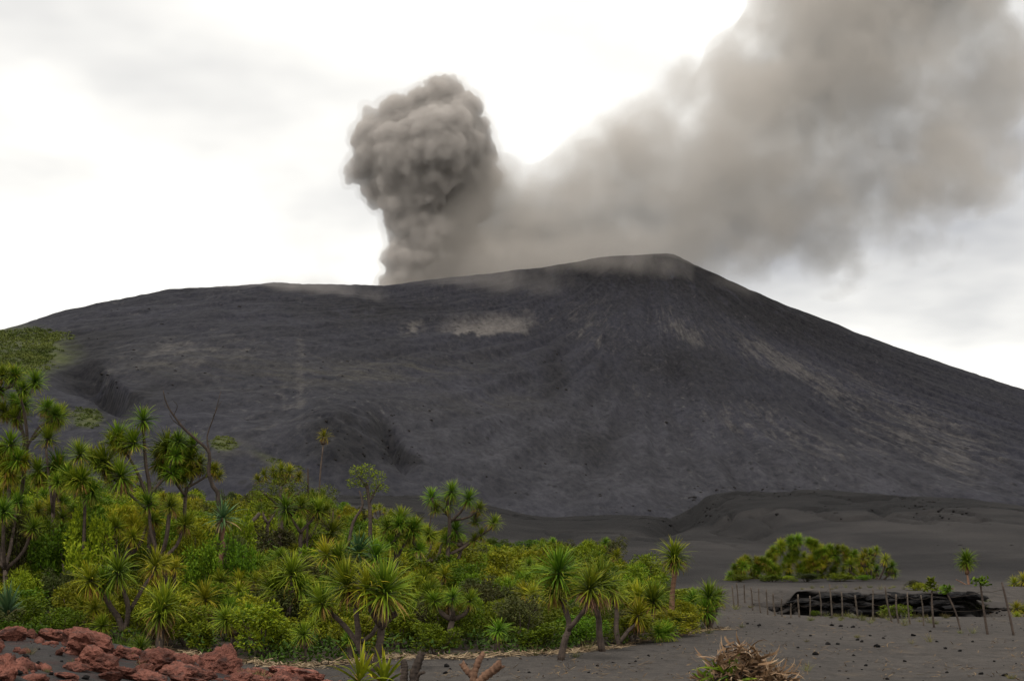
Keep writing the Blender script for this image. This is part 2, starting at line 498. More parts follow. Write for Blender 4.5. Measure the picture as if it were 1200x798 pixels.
set_attr(g_me, "crest", np.clip(1.0 * ss(165, 225, gy_ + 40 * (fbm(gx_ / 18, gy_ / 18, seed=97) - .5)) + 0.6 * ss(.52, .66, fbm(gx_ / 26, gy_ / 12, seed=98)) * mnd, 0, 1).ravel())
set_attr(g_me, "scoria", (ss(-1.8, -5.5, gx_) * ss(8, 18, gy_) * (1 - ss(29, 32.5, gy_))).ravel())
ground = obj("ground", g_me)
tag(ground, "grey volcanic ash plain in front of the cone", "ground", kind="structure")

# ------------------------------------------------------------------ volcano
vx = np.concatenate([np.linspace(-720, -330, 70)[:-1], np.linspace(-330, 340, 500)[:-1], np.linspace(340, 720, 70)])
vy = np.concatenate([np.linspace(95, 330, 210)[:-1], np.linspace(330, 845, 330)[:-1], np.linspace(845, 1700, 60)])
VX, VY = np.meshgrid(vx, vy)
VZ = volcano_z(VX, VY)
VOLC = volcano_material()
v_me = mesh_np("volcano", np.stack([VX, VY, VZ], -1).reshape(-1, 3), grid_faces(len(vy), len(vx)), VOLC)
PX, PY = project(VX, VY, VZ)
def gau(cx, cy, sx, sy, rot=0.0):
    c, s = math.cos(math.radians(rot)), math.sin(math.radians(rot))
    u = (PX - cx) * c + (PY - cy) * s; v = -(PX - cx) * s + (PY - cy) * c
    return np.exp(-(u / sx) ** 2 - (v / sy) ** 2)
dxs, dys = VX - SUMMIT[0], VY - (SUMMIT[1] + 20)
ph = np.arctan2(dxs, -dys); rr = np.hypot(dxs, dys)
set_attr(v_me, "polar", np.stack([ph * 38.0, rr / 70.0, np.zeros_like(rr)], -1).reshape(-1, 3), 'FLOAT_VECTOR')
pale = (0.8 * gau(800, 390, 40, 18, 30) + 0.9 * gau(930, 430, 90, 16, 27) + 0.55 * gau(700, 380, 45, 40) + 0.6 * gau(885, 500, 110, 28, 10)
        + 0.55 * gau(1060, 470, 100, 22, 24) + 0.5 * gau(1080, 520, 110, 30, 10) + 0.5 * gau(760, 460, 50, 16) + 0.7 * gau(485, 382, 16, 14)
        + 0.45 * gau(560, 360, 100, 18) + 0.75 * gau(210, 415, 120, 25, -5) + 0.5 * gau(330, 470, 60, 40) + 0.7 * gau(352, 450, 7, 70) + 0.35 * gau(850, 380, 60, 20, 30)
        + 0.35 * gau(1130, 545, 80, 30, 15) - 0.8 * gau(700, 308, 120, 18) - 0.7 * gau(900, 365, 120, 22, 24) - 0.6 * gau(790, 440, 60, 22) - 0.5 * gau(430, 360, 60, 18))
set_attr(v_me, "pale", np.clip(pale, -1, 1).ravel())
drip = 10 * (fbm(PX / 5.0, PX * 0, seed=71, octaves=3) - 0.5)
hole = fbm(PX / 7.0, PY / 9.0, seed=72, octaves=4)
patch = ss(0, 4, 393 + drip - PY) * ss(-14, 16, PY - 372 - 26 * (hole - 0.4)) * ss(508, 545, PX + 30 * (hole - .5)) * (1 - ss(596, 632, PX + 40 * (hole - .5)))
patch = patch + 0.8 * ss(0, 4, 392 + 2 * drip - PY) * ss(374, 384, PY) * gau(483, 383, 11, 14) * (hole > 0.45)
set_attr(v_me, "patch", np.clip(patch * (0.55 + 0.6 * hole), 0, 1).ravel())
set_attr(v_me, "warm", np.clip(0.95 * gau(640, 530, 190, 70) + 0.95 * gau(1000, 560, 260, 36) + 0.35 * gau(250, 420, 150, 40) + 0.4 * gau(480, 500, 60, 40) + 0.4 * gau(300, 500, 60, 30), 0, 1).ravel())
set_attr(v_me, "olive", np.clip(gau(430, 437, 130, 14, -4) + 0.7 * gau(230, 425, 130, 20) + 0.5 * gau(560, 470, 90, 14) + 0.9 * gau(325, 545, 45, 6, 30) + .9 * gau(265, 530, 30, 8, -20), 0, 1).ravel())
dark = (1.0 * gau(400, 515, 45, 32, 10) + 0.9 * gau(455, 520, 10, 30, -25) + 0.9 * gau(480, 537, 18, 6, 20) + 1.2 * gau(95, 440, 22, 16, 20) + 1.1 * gau(118, 455, 14, 28, -15) + 1.1 * gau(150, 470, 42, 7, -22) + 0.9 * gau(160, 485, 30, 5, -30) + 0.9 * gau(488, 540, 8, 5)
        + 0.6 * gau(430, 365, 90, 16) + 0.75 * gau(720, 318, 140, 22) + 0.65 * gau(880, 355, 90, 26, 24) + 0.5 * gau(790, 430, 70, 24) + 0.5 * gau(650, 440, 14, 30)
        + 0.6 * gau(100, 400, 60, 20) + 0.5 * gau(690, 520, 40, 25) + 0.3 * gau(1000, 400, 200, 30, 20))
set_attr(v_me, "dark", np.clip(dark, 0, 1).ravel())
set_attr(v_me, "fan", ss(430, 640, PX + 60 * (fbm(PX / 50, PY / 50, seed=90) - .5)).ravel())
set_attr(v_me, "green", np.clip(ss(0.25, 0.6, gau(10, 412, 80, 32) * (0.7 + .6 * fbm(PX / 16, PY / 12, seed=88))) + ss(.35, .7, gau(102, 490, 20, 14)) + ss(.35, .7, gau(262, 520, 18, 10)) + 0.9 * gau(330, 546, 30, 3.5, 28), 0, 1).ravel())
volcano = obj("volcano", v_me)
tag(volcano, "dark ash covered volcano cone with a smoking crater", "volcano", kind="structure")
# ------------------------------------------------------------------ smoke
def blob_union(name, balls, voxel):
    """One closed skin round many overlapping balls."""
    bm = bmesh.new()
    for (p, r) in balls:
        ret = bmesh.ops.create_icosphere(bm, subdivisions=2, radius=r)
        bmesh.ops.translate(bm, verts=ret["verts"], vec=Vector(p))
    me = bpy.data.meshes.new(name); bm.to_mesh(me); bm.free()
    o = bpy.data.objects.new(name, me); COL.objects.link(o)
    md = o.modifiers.new("skin", 'REMESH'); md.mode = 'VOXEL'; md.voxel_size = voxel; md.use_smooth_shade = True
    dg = bpy.context.evaluated_depsgraph_get()
    res = bpy.data.meshes.new_from_object(o.evaluated_get(dg))
    bpy.data.objects.remove(o); bpy.data.meshes.remove(me)
    res.name = name
    return res

def reskin(me, voxel):
    """clean skin over a mesh whose folds cut through each other"""
    o = bpy.data.objects.new(me.name, me); COL.objects.link(o)
    md = o.modifiers.new("skin", 'REMESH'); md.mode = 'VOXEL'; md.voxel_size = voxel; md.use_smooth_shade = True
    dg = bpy.context.evaluated_depsgraph_get()
    res = bpy.data.meshes.new_from_object(o.evaluated_get(dg))
    bpy.data.objects.remove(o); bpy.data.meshes.remove(me)
    return res

def displace(me, fn):
    n = len(me.vertices)
    co = np.empty(n * 3, np.float32); me.vertices.foreach_get("co", co); co = co.reshape(-1, 3).astype(float)
    no = np.empty(n * 3, np.float32); me.vertex_normals.foreach_get("vector", no); no = no.reshape(-1, 3).astype(float)
    d = fn(co)
    co = co + no * d[:, None]
    me.vertices.foreach_set("co", co.astype(np.float32).ravel()); me.update()

def billow(co, s, seed):
    """puffy noise: rounded lobes with sharp creases"""
    return np.abs(vnoise(co[:, 0] / s, co[:, 1] / s, co[:, 2] / s + .37, seed) * 2 - 1)

def smoke_mat(name, color, density, aniso=0.0, absorb=(0.5, 0.45, 0.4)):
    N = Nodes(name)
    v = N.n("VolumePrincipled")
    v.inputs["Color"].default_value = (*color, 1)
    v.inputs["Absorption Color"].default_value = (*absorb, 1)
    v.inputs["Density"].default_value = density
    v.inputs["Anisotropy"].default_value = aniso
    N.t.links.new(v.outputs[0], N.out.inputs["Volume"])
    return N, v

rng = np.random.default_rng(7)
D0 = 835.0
SCL = D0 / F_PX
def ball(px, py, rpx, dd=0.0):
    d = D0 + dd
    return (at(px, py, d), rpx * d / F_PX)

head = []
for (a, b, r, dd) in [(520, 118, 30, 0), (548, 128, 22, -12), (495, 128, 26, 10), (465, 140, 30, 0), (440, 165, 30, -6), (428, 195, 22, 4), (470, 180, 42, -10), (515, 165, 44, -18), (550, 160, 28, 0),
                      (565, 178, 19, 8), (535, 200, 36, 0), (490, 220, 42, -4), (455, 215, 28, 8), (440, 228, 15, 0), (510, 245, 34, 6), (480, 255, 30, -4), (553, 215, 30, 16), (572, 210, 17, 12),
                      (545, 240, 30, 6), (505, 275, 32, -4), (480, 290, 26, 0), (470, 310, 22, -8), (500, 310, 34, 0), (535, 275, 30, 10), (465, 330, 22, 0), (510, 335, 36, 6), (545, 310, 36, 14), (415, 205, 13, 4)]:
    head.append(ball(a, b, r, dd))
for k in range(150):                                             # smaller puffs over the surface of the big ones
    p, r = head[rng.integers(0, 16)]
    v = rng.normal(size=3); v /= np.linalg.norm(v)
    v[2] = abs(v[2]) * 0.8 if rng.random() < .6 else v[2]
    q = rng.uniform(0.16, 0.42)
    head.append((np.array(p) + v * r * (1.0 - q * 0.35), r * q))
h_me = blob_union("ash_cloud", head, 1.0)
def f_head(co):
    return 4.5 * (billow(co, 15, 5) - 0.3) + 3.2 * (billow(co, 8, 6) - 0.3) + 1.6 * (billow(co, 4.2, 7) - .3)
displace(h_me, f_head)
h_me = reskin(h_me, 0.75)
displace(h_me, lambda co: 5.0 * (fbm(co[:, 0] / 6.5, co[:, 1] / 6.5, co[:, 2] / 6.5 + .3, seed=24, octaves=4, gain=.6) - .5))
h_me = reskin(h_me, 0.75)
N_, V_ = smoke_mat("dense_ash_smoke", (0.46, 0.425, 0.395), 0.30, 0.0, (0.45, 0.42, 0.40))
h_me.materials.clear(); h_me.materials.append(N_.m)

plume_root = empty("smoke_plume", (float(at(600, 330, D0)[0]), D0, 120.0))
tag(plume_root, "grey brown ash plume boiling out of the crater and drifting across the sky", "smoke")
def sub(name, me):
    o = obj(name, me, plume_root)
    o.matrix_parent_inverse = Matrix.Translation(-plume_root.location)
    return o
sub("billow", h_me)
o_me = h_me.copy(); o_me.name = "fringe"
displace(o_me, lambda co: 3.0 + 9.0 * (fbm(co[:, 0] / 9.0, co[:, 1] / 9.0, co[:, 2] / 9.0 + .7, seed=27, octaves=4, gain=.6) - .5))
o_me = reskin(o_me, 1.1)
Nf_, Vf_ = smoke_mat("thin_smoke_fringe", (0.48, 0.445, 0.41), 0.036, 0.0, (0.45, 0.42, 0.40))
o_me.materials.clear(); o_me.materials.append(Nf_.m)
sub("fringe", o_me)

# the drifting trail: hull of balls, density falls off from a bent axis, broken up by noise
trail = []
AX = [(470, 345, 40, -6), (560, 320, 66, 10), (640, 280, 88, 20), (720, 255, 108, 25), (800, 220, 120, 25), (880, 175, 128, 25), (950, 120, 140, 25), (1010, 50, 160, 20), (1060, -40, 180, 15), (1100, -150, 190, 10)]
for i, (a, b, r, dd) in enumerate(AX):
    trail.append(ball(a, b, r, dd))
for (a, b, r, dd) in [(790, 115, 40, 0), (700, 175, 40, 0), (905, 60, 60, 0), (1010, 230, 110, 20), (1100, 180, 110, 20), (1120, 60, 120, 20), (980, 290, 60, 20), (1080, 270, 70, 15)]:
    trail.append(ball(a, b, r, dd))
for (a, b, r, dd) in [(590, 318, 60, 0), (660, 306, 64, 2), (730, 294, 68, 4), (800, 282, 72, 6), (880, 268, 78, 10), (960, 255, 66, 10)]:
    trail.append(ball(a, b, r, dd))
for (a, b, r, dd) in [(520, 300, 46, 0), (550, 260, 46, 2), (578, 222, 44, 4), (745, 170, 60, 4), (770, 140, 56, 4), (798, 105, 50, 4)]:
    trail.append(ball(a, b, r, dd))
t_me = blob_union("drift", trail, 5.0)
displace(t_me, lambda co: 9.0 * (billow(co, 42, 15) - 0.25) + 4.0 * (billow(co, 18, 16) - .3))
t_me = reskin(t_me, 5.0)
Nt, Vt = smoke_mat("drifting_ash_smoke", (0.50, 0.46, 0.42), 0.0, 0.0, (0.5, 0.47, 0.44))
c = Nt.coord("Object")
dens = None
segs = [(ball(*AX[i]), ball(*AX[i + 1])) for i in range(len(AX) - 1)]
def seg_field(N, c, p0, r0, p1, r1):
    """1 on the axis between two points, 0 at the radius"""
    p0 = np.array(p0); p1 = np.array(p1); ab = p1 - p0; L2 = float(ab @ ab)
    s = N.n("VectorMath", operation='SUBTRACT'); N.set(s.inputs[0], c); s.inputs[1].default_value = tuple(p0)
    d = N.n("VectorMath", operation='DOT_PRODUCT'); N.set(d.inputs[0], s.outputs[0]); d.inputs[1].default_value = tuple(ab / L2)
    t = N.math('MULTIPLY', d.outputs["Value"], 1.0, clamp=True)
    m = N.n("VectorMath", operation='SCALE'); m.inputs[0].default_value = tuple(ab); N.set(m.inputs["Scale"], t)
    q = N.n("VectorMath", operation='DISTANCE'); N.set(q.inputs[0], s.outputs[0]); N.set(q.inputs[1], m.outputs[0])
    r = N.math('MULTIPLY_ADD', t, float(r1 - r0), float(r0))
    return N.math('SUBTRACT', 1.0, N.math('DIVIDE', q.outputs["Value"], r))
# three straight pieces are enough
pieces = [(AX[0], AX[2]), (AX[2], AX[5]), (AX[5], AX[9]), ((900, 230, 90, 20), (1110, 120, 120, 20)), ((590, 318, 60, 0), (880, 268, 78, 10)), ((520, 300, 46, 0), (578, 222, 44, 4)), ((745, 170, 60, 4), (798, 105, 50, 4))]
f = None
for k, (p, q) in enumerate(pieces):
    (a, ra), (b, rb) = ball(*p), ball(*q)
    g = seg_field(Nt, c, a, ra * 1.06, b, rb * 1.06)
    if k == 3: g = Nt.math('MULTIPLY', g, 0.55)
    f = g if f is None else Nt.math('MAXIMUM', f, g)
n1 = Nt.noise(c, 0.017, 2, 0.55, 0.0)
n2 = Nt.noise(c, 0.050, 2, 0.6, 0.0)
sx_ = Nt.n("SeparateXYZ"); Nt.set(sx_.inputs[0], c)
rag = Nt.rng(sx_.outputs["X"], 30.0, 150.0, 0.6, 1.15)             # smooth near the vent, torn farther out
nn = Nt.math('ADD', Nt.math('MULTIPLY', Nt.math('SUBTRACT', n1, 0.48), 3.0), Nt.math('MULTIPLY', Nt.math('SUBTRACT', n2, 0.52), 1.5))
v_ = Nt.math('ADD', f, Nt.math('MULTIPLY', nn, rag))
thin = Nt.math('MAXIMUM', Nt.rng(sx_.outputs["X"], -30.0, 90.0, 0.14, 0.052), Nt.rng(sx_.outputs["X"], 90.0, 210.0, 0.052, 0.018))
v_ = Nt.math('MULTIPLY', Nt.rng(v_, 0.0, 0.62), thin)
Nt.set(Vt.inputs["Density"], v_)
Nt.m.cycles.volume_step_rate = 0.32
t_me.materials.clear(); t_me.materials.append(Nt.m)
sub("drift", t_me)

# thin veils of ash rolling over the rim
def wisp(px, py, wpx, hpx, d, dens, seed):
    k = d / F_PX
    bm = bmesh.new(); bmesh.ops.create_icosphere(bm, subdivisions=3, radius=1.0)
    me = bpy.data.meshes.new("wisp"); bm.to_mesh(me); bm.free()
    for p in me.polygons: p.use_smooth = True
    N, V = smoke_mat("thin_ash_veil", (0.40, 0.365, 0.335), 0.0, 0.0, (0.5, 0.47, 0.44))
    c = N.coord("Object")
    ln = N.n("VectorMath", operation='LENGTH'); N.set(ln.inputs[0], c)
    f = N.math('SUBTRACT', 1.0, ln.outputs["Value"])
    f = N.math('ADD', f, N.math('MULTIPLY', N.math('SUBTRACT', N.noise(N.mapping(c, (wpx / 30, 1.2, 1.0), (seed, 0, 0)), 1.3, 3, .6), 0.56), 1.3))
    N.set(V.inputs["Density"], N.rng(f, 0.0, 0.8, 0.0, dens))
    N.m.cycles.volume_step_rate = 1.0
    me.materials.append(N.m)
    o = obj("wisp", me, plume_root, tuple(at(px, py, d)), None, (wpx * k, 22.0, hpx * k))
    o.matrix_parent_inverse = Matrix.Translation(-plume_root.location)
wisp(345, 344, 130, 30, 672, 0.030, 1.0)
wisp(700, 306, 150, 50, 775, 0.030, 5.0)
wisp(860, 335, 60, 34, 800, 0.008, 9.0)
wisp(560, 332, 130, 46, 722, 0.018, 13.0)
wisp(340, 290, 110, 50, 800, 0.006, 17.0)
# ------------------------------------------------------------------ plant materials
def leaf_mat(name, dark, mid, tip, dead=None, trans=0.28, objvar=0.35):
    """Blade colour: varies from blade to blade, towards the tip, and from plant to plant."""
    N = Nodes(name)
    rnd = N.attr("rnd"); al = N.attr("along")
    oi = N.n("ObjectInfo").outputs["Random"]
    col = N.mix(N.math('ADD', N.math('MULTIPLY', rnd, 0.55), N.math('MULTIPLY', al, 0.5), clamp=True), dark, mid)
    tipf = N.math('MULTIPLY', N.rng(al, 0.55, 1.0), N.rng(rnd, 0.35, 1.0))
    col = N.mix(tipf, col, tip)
    if dead is not None:
        col = N.mix(N.attr("old"), col, dead)
    hs = N.n("HueSaturation")
    N.set(hs.inputs["Hue"], N.rng(oi, 0, 1, 0.5 - 0.035 * objvar / 0.35, 0.5 + 0.022 * objvar / 0.35))
    N.set(hs.inputs["Value"], N.rng(N.math('FRACT', N.math('MULTIPLY', oi, 7.3)), 0, 1, 1 - objvar, 1 + objvar))
    hs.inputs["Saturation"].default_value = 1.0
    N.set(hs.inputs["Color"], col)
    return N.bsdf(hs.outputs[0], 0.6, 0.10, None, trans * 0.8)

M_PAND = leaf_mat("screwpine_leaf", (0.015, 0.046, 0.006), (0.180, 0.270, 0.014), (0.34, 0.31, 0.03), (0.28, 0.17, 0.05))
M_PAND_Y = leaf_mat("yellowing_screwpine_leaf", (0.036, 0.072, 0.005), (0.310, 0.325, 0.014), (0.46, 0.33, 0.03), (0.34, 0.18, 0.05))
M_PAND_B = leaf_mat("bluish_screwpine_leaf", (0.030, 0.072, 0.030), (0.085, 0.150, 0.055), (0.17, 0.19, 0.07), (0.26, 0.17, 0.07))
M_DEAD = leaf_mat("dry_leaf", (0.060, 0.034, 0.020), (0.24, 0.145, 0.075), (0.42, 0.30, 0.18), None, 0.15, 0.25)
M_SHRUB = leaf_mat("broad_leaf", (0.014, 0.040, 0.004), (0.165, 0.250, 0.010), (0.21, 0.26, 0.02), None, 0.30)
M_SHRUB_Y = leaf_mat("light_broad_leaf", (0.036, 0.072, 0.005), (0.305, 0.330, 0.014), (0.34, 0.31, 0.03), None, 0.30)
M_SHRUB_O = leaf_mat("olive_broad_leaf", (0.030, 0.040, 0.012), (0.090, 0.100, 0.026), (0.16, 0.12, 0.05), None, 0.25)
M_UNDER = leaf_mat("undergrowth_leaf", (0.014, 0.034, 0.005), (0.062, 0.105, 0.010), (0.08, 0.11, 0.02), None, 0.25)  # green darkened to stand in for the shade low between the shrubs
M_GRASS = leaf_mat("grass_blade", (0.06, 0.08, 0.02), (0.20, 0.18, 0.06), (0.38, 0.29, 0.13), None, 0.25)

def bark_mat(name, a, b):
    N = Nodes(name)
    c = N.coord("Object")
    n = N.noise(N.mapping(c, (1, 1, 0.35)), 9.0, 5, 0.65)
    ring = N.noise(N.mapping(c, (0.3, 0.3, 3.0)), 6.0, 3, 0.6)
    col = N.mix(N.rng(n, 0.35, 0.7), a, b)
    col = N.mix(N.rng(ring, 0.5, 0.7, 0, 0.5), col, (a[0] * .5, a[1] * .5, a[2] * .5))
    return N.bsdf(col, 0.9, 0.15, N.bump(N.math('ADD', n, ring), 0.6, 0.03))
M_BARK = bark_mat("screwpine_bark", (0.050, 0.038, 0.032), (0.115, 0.085, 0.066))
M_BARK_R = bark_mat("reddish_bark", (0.10, 0.055, 0.036), (0.24, 0.135, 0.085))
M_WOOD = bark_mat("weathered_wood", (0.060, 0.048, 0.038), (0.135, 0.106, 0.082))
M_WOOD_D = bark_mat("dark_dead_wood", (0.028, 0.022, 0.019), (0.075, 0.055, 0.042))

# ------------------------------------------------------------------ plant building blocks
R = random.Random(11)
class Blades:
    """Collects strap leaves: each a bent, tapering ribbon."""
    def __init__(self): self.v, self.f, self.rnd, self.al, self.old, self.fm = [], [], [], [], [], []
    def add(self, base, az, el, length, width, droop, segs=4, old=0.0, roll=0.0, rnd=None, fold=0.0, side=0.0):
        rnd = R.random() if rnd is None else rnd
        p = np.array(base, float); i0 = len(self.v)
        for k in range(segs + 1):
            s = k / segs
            e = el - droop * s * s
            a = az + side * s * s
            d = np.array([math.cos(a) * math.cos(e), math.sin(a) * math.cos(e), math.sin(e)])
            sd = np.array([-math.sin(a), math.cos(a), 0.0])
            up = np.cross(d, sd)
            cr = math.cos(roll); sr = math.sin(roll)
            w = sd * cr + up * sr
            hw = 0.5 * width * (0.7 + 0.6 * s if s < .35 else min(1.0, (1 - s) * 1.9 + 0.02)) if segs > 2 else 0.5 * width * (1 - 0.7 * s)
            if k == segs:
                self.v.append(p.copy()); self.al.append(1.0); self.rnd.append(rnd); self.old.append(old)
            else:
                self.v += [p - w * hw, p + w * hw]; self.al += [s, s]; self.rnd += [rnd] * 2; self.old += [old] * 2
                p = p + d * (length / segs)
        for k in range(segs - 1):
            a = i0 + 2 * k
            self.f += [(a, a + 1, a + 3), (a, a + 3, a + 2)]
        a = i0 + 2 * (segs - 1)
        self.f.append((a, a + 1, a + 2))
    def mesh(self, name, mat):
        me = mesh_np(name, np.array(self.v), np.array(self.f), mat)
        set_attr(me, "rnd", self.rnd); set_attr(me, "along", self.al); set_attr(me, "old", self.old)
        return me

def rosette_mesh(name, mat, n=78, stiff=1.0, lo=-38, width=0.050):
    B = Blades()
    for i in range(n):
        t = (i + 0.5) / n
        el = math.radians(86 + (lo - 86) * t ** 0.85 + R.uniform(-9, 9))
        az = i * 2.39996 + R.uniform(-.25, .25)
        L = (0.66 + 0.42 * math.sin(math.pi * min(1, t * .8 + .12))) * R.uniform(0.62, 1.15)
        dr = math.radians(R.uniform(15, 60) * (0.5 + t)) / stiff
        old = 0.0
        if R.random() < 0.18: dr += R.uniform(.6, 1.8)           # bent over blades
        if t > 0.80 and R.random() < 0.55: old = R.uniform(0.35, 1.0); dr += 0.5
        B.add((0.03 * math.cos(az), 0.03 * math.sin(az), 0.14 - 0.26 * t), az, el, L, width * R.uniform(.8, 1.2), dr, 5, old, R.uniform(-.6, .6), side=R.uniform(-.4, .4))
    return B.mesh(name, mat)

def skirt_mesh(name, n=44):
    B = Blades()
    for i in range(n):
        az = R.uniform(0, 6.283); t = R.random()
        el = math.radians(R.uniform(-86, -38))
        B.add((0.05 * math.cos(az), 0.05 * math.sin(az), -0.05 - 0.35 * t), az, el, R.uniform(.5, .95), 0.055 * R.uniform(.7, 1.2), R.uniform(-.3, .7), 4, 0, R.uniform(-.9, .9))
    return B.mesh(name, M_DEAD)

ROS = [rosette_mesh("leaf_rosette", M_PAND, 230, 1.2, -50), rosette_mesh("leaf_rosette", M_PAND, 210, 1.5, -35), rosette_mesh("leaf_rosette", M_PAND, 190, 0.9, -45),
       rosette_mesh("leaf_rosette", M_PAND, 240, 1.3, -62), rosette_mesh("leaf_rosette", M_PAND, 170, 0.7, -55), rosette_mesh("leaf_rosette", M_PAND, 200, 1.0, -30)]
ROS_Y = [rosette_mesh("leaf_rosette", M_PAND_Y, 170, 1.2, -48), rosette_mesh("leaf_rosette", M_PAND_Y, 150, 1.5, -32), rosette_mesh("leaf_rosette", M_PAND_Y, 190, 1.0, -55), rosette_mesh("leaf_rosette", M_PAND_Y, 130, 0.75, -45)]
ROS_B = [rosette_mesh("leaf_rosette", M_PAND_B, 90, 1.0, -40, 0.07), rosette_mesh("leaf_rosette", M_PAND_B, 44, 2.2, 25, 0.10)]
SKIRT = [skirt_mesh("dead_leaf_skirt", 46), skirt_mesh("dead_leaf_skirt", 34)]

def tube(points, radii, seg=7, wob=0.0, cap=True):
    P = np.array(points, float); n = len(P)
    V, Fc = [], []
    prev = None
    for i in range(n):
        d = P[min(i + 1, n - 1)] - P[max(i - 1, 0)]
        d = d / (np.linalg.norm(d) + 1e-9)
        ref = np.array([0, 0, 1.0]) if abs(d[2]) < 0.85 else np.array([1.0, 0, 0])
        if prev is not None: ref = prev
        u = np.cross(d, ref); u = u / (np.linalg.norm(u) + 1e-9); w = np.cross(d, u)
        prev = -w if np.dot(np.cross(d, np.cross(d, u)), w) > 2 else ref
        for k in range(seg):
            a = 2 * math.pi * k / seg
            r = radii[i] * (1 + (R.uniform(-wob, wob) if wob else 0))
            V.append(P[i] + (u * math.cos(a) + w * math.sin(a)) * r)
    for i in range(n - 1):
        for k in range(seg):
            a = i * seg + k; b = i * seg + (k + 1) % seg
            Fc += [(a, b, b + seg), (a, b + seg, a + seg)]
    if cap:
        V += [P[0], P[-1]]
        c0, c1 = n * seg, n * seg + 1
        for k in range(seg):
            Fc += [(c0, (k + 1) % seg, k), (c1, (n - 1) * seg + k, (n - 1) * seg + (k + 1) % seg)]
    return V, Fc

def smooth_path(pts, sub=3):
    """Catmull-Rom through the points"""
    P = [np.array(p, float) for p in pts]
    if len(P) < 3:
        return [P[0] + (P[1] - P[0]) * k / sub for k in range(sub + 1)]
    Q = [2 * P[0] - P[1]] + P + [2 * P[-1] - P[-2]]
    out = []
    for i in range(1, len(Q) - 2):
        for k in range(sub):
            t = k / sub
            a, b, c, d = Q[i - 1], Q[i], Q[i + 1], Q[i + 2]
            out.append(0.5 * (2 * b + (c - a) * t + (2 * a - 5 * b + 4 * c - d) * t * t + (3 * b - a - 3 * c + d) * t ** 3))
    out.append(P[-1])
    return out

def tubes_mesh(name, limbs, mat, seg=7, wob=0.08):
    """limbs: list of (points, r0, r1)"""
    V, Fc = [], []
    for pts, r0, r1 in limbs:
        path = smooth_path(pts)
        n = len(path)
        v, f = tube(path, [r0 + (r1 - r0) * k / (n - 1) for k in range(n)], seg, wob)
        o = len(V); V += v; Fc += [(a + o, b + o, c + o) for a, b, c in f]
    return mesh_np(name, np.array(V), np.array(Fc), mat)

def axis_rot(d, spin):
    """rotation whose local Z points along d"""
    q = Vector(d).normalized().to_track_quat('Z', 'Y')
    return (q.to_matrix() @ Matrix.Rotation(spin, 3, 'Z')).to_euler()

def put_rosette(root, p, d, radius, kind='g', skirt=0.0):
    pool = {'g': ROS, 'y': ROS_Y, 'b': ROS_B[:1], 'u': ROS_B[1:]}[kind]
    o = obj("leaf_rosette", R.choice(pool), root, tuple(p), axis_rot(d, R.uniform(0, 6.28)), radius * R.uniform(.94, 1.06))
    if skirt > 0:
        obj("dead_leaf_skirt", R.choice(SKIRT), root, tuple(p), axis_rot((d[0] * .4, d[1] * .4, 1), R.uniform(0, 6.28)), radius * skirt)
    return o

LABELS = {}
def screwpine(base, limbs, rosettes, label, group=None, bark=None, name="screwpine_tree"):
    """base: world point; limbs / rosettes in world space"""
    root = empty(name, tuple(base))
    loc = np.array(base)
    if limbs:
        me = tubes_mesh("trunk", [([np.array(p) - loc for p in pts], a, b) for pts, a, b in limbs], bark or M_BARK)
        obj("trunk", me, root)
    for (p, d, rad, kind, sk) in rosettes:
        put_rosette(root, np.array(p) - loc, d, rad, kind, sk)
    tag(root, label, "tree", group)
    return root

def traced(base_px, limbs, ros, label, d=None, group=None, bark=None, kind='g', depth=0.5, name="screwpine_tree", thick=1.0, dense=0):
    """A tree traced at the distance of its foot: limbs [(pixel points, r0, r1 in px)], rosettes [(px, py, diameter px, skirt, kind?)]."""
    if d is None:
        h = ground_hit(*base_px); d = float(h[1])
    b = at(base_px[0], base_px[1], d)
    b[2] = float(top_z(np.array([b[0]]), np.array([b[1]]))[0]) - 0.05
    k = d / F_PX
    L = []
    ends = []
    for pts, r0, r1 in limbs:
        P = [at(a, c, d) for a, c in pts]
        j = R.uniform(-depth, depth)
        for i, p in enumerate(P):
            q = i / (len(P) - 1)
            if tuple(pts[0]) == tuple(base_px): p[1] += j * q * q * 0.6
            else: p[1] += j * q
        if tuple(pts[0]) == tuple(base_px): P[0] = b.copy()
        L.append((P, r0 * k * thick, r1 * k * thick)); ends.append(P[-1])
    rs = []
    ros = list(ros)
    for _ in range(dense):
        q = R.choice(ros[:])
        ros.append((q[0] + R.uniform(-16, 16), q[1] + R.uniform(-4, 14), q[2] * R.uniform(.7, .95), 0, R.choice('gggy')))
    for q in ros:
        p = at(q[0], q[1], d)
        if ends:
            e = min(ends, key=lambda e: (e[0] - p[0]) ** 2 + (e[2] - p[2]) ** 2)
            p[1] = e[1] + R.uniform(-.25, .25)
            near = np.linalg.norm(p - e) < 20 * k
            if near or len(ros) < 30: L.append(([e + (p - e) * -0.05, p], (2.6 if near and len(ros) < 30 else .8) * k * thick, (2.2 if near and len(ros) < 30 else .5) * k * thick))
        else:
            p[1] += R.uniform(-depth, depth)
        lean = np.array([(p[0] - b[0]) * 0.25, (p[1] - b[1]) * 0.25 - 0.12, 1.0])
        rs.append((p, lean, q[2] * 0.5 * k * 1.12, q[4] if len(q) > 4 else kind, q[3]))
    return screwpine(b, L, rs, label, group, bark, name)

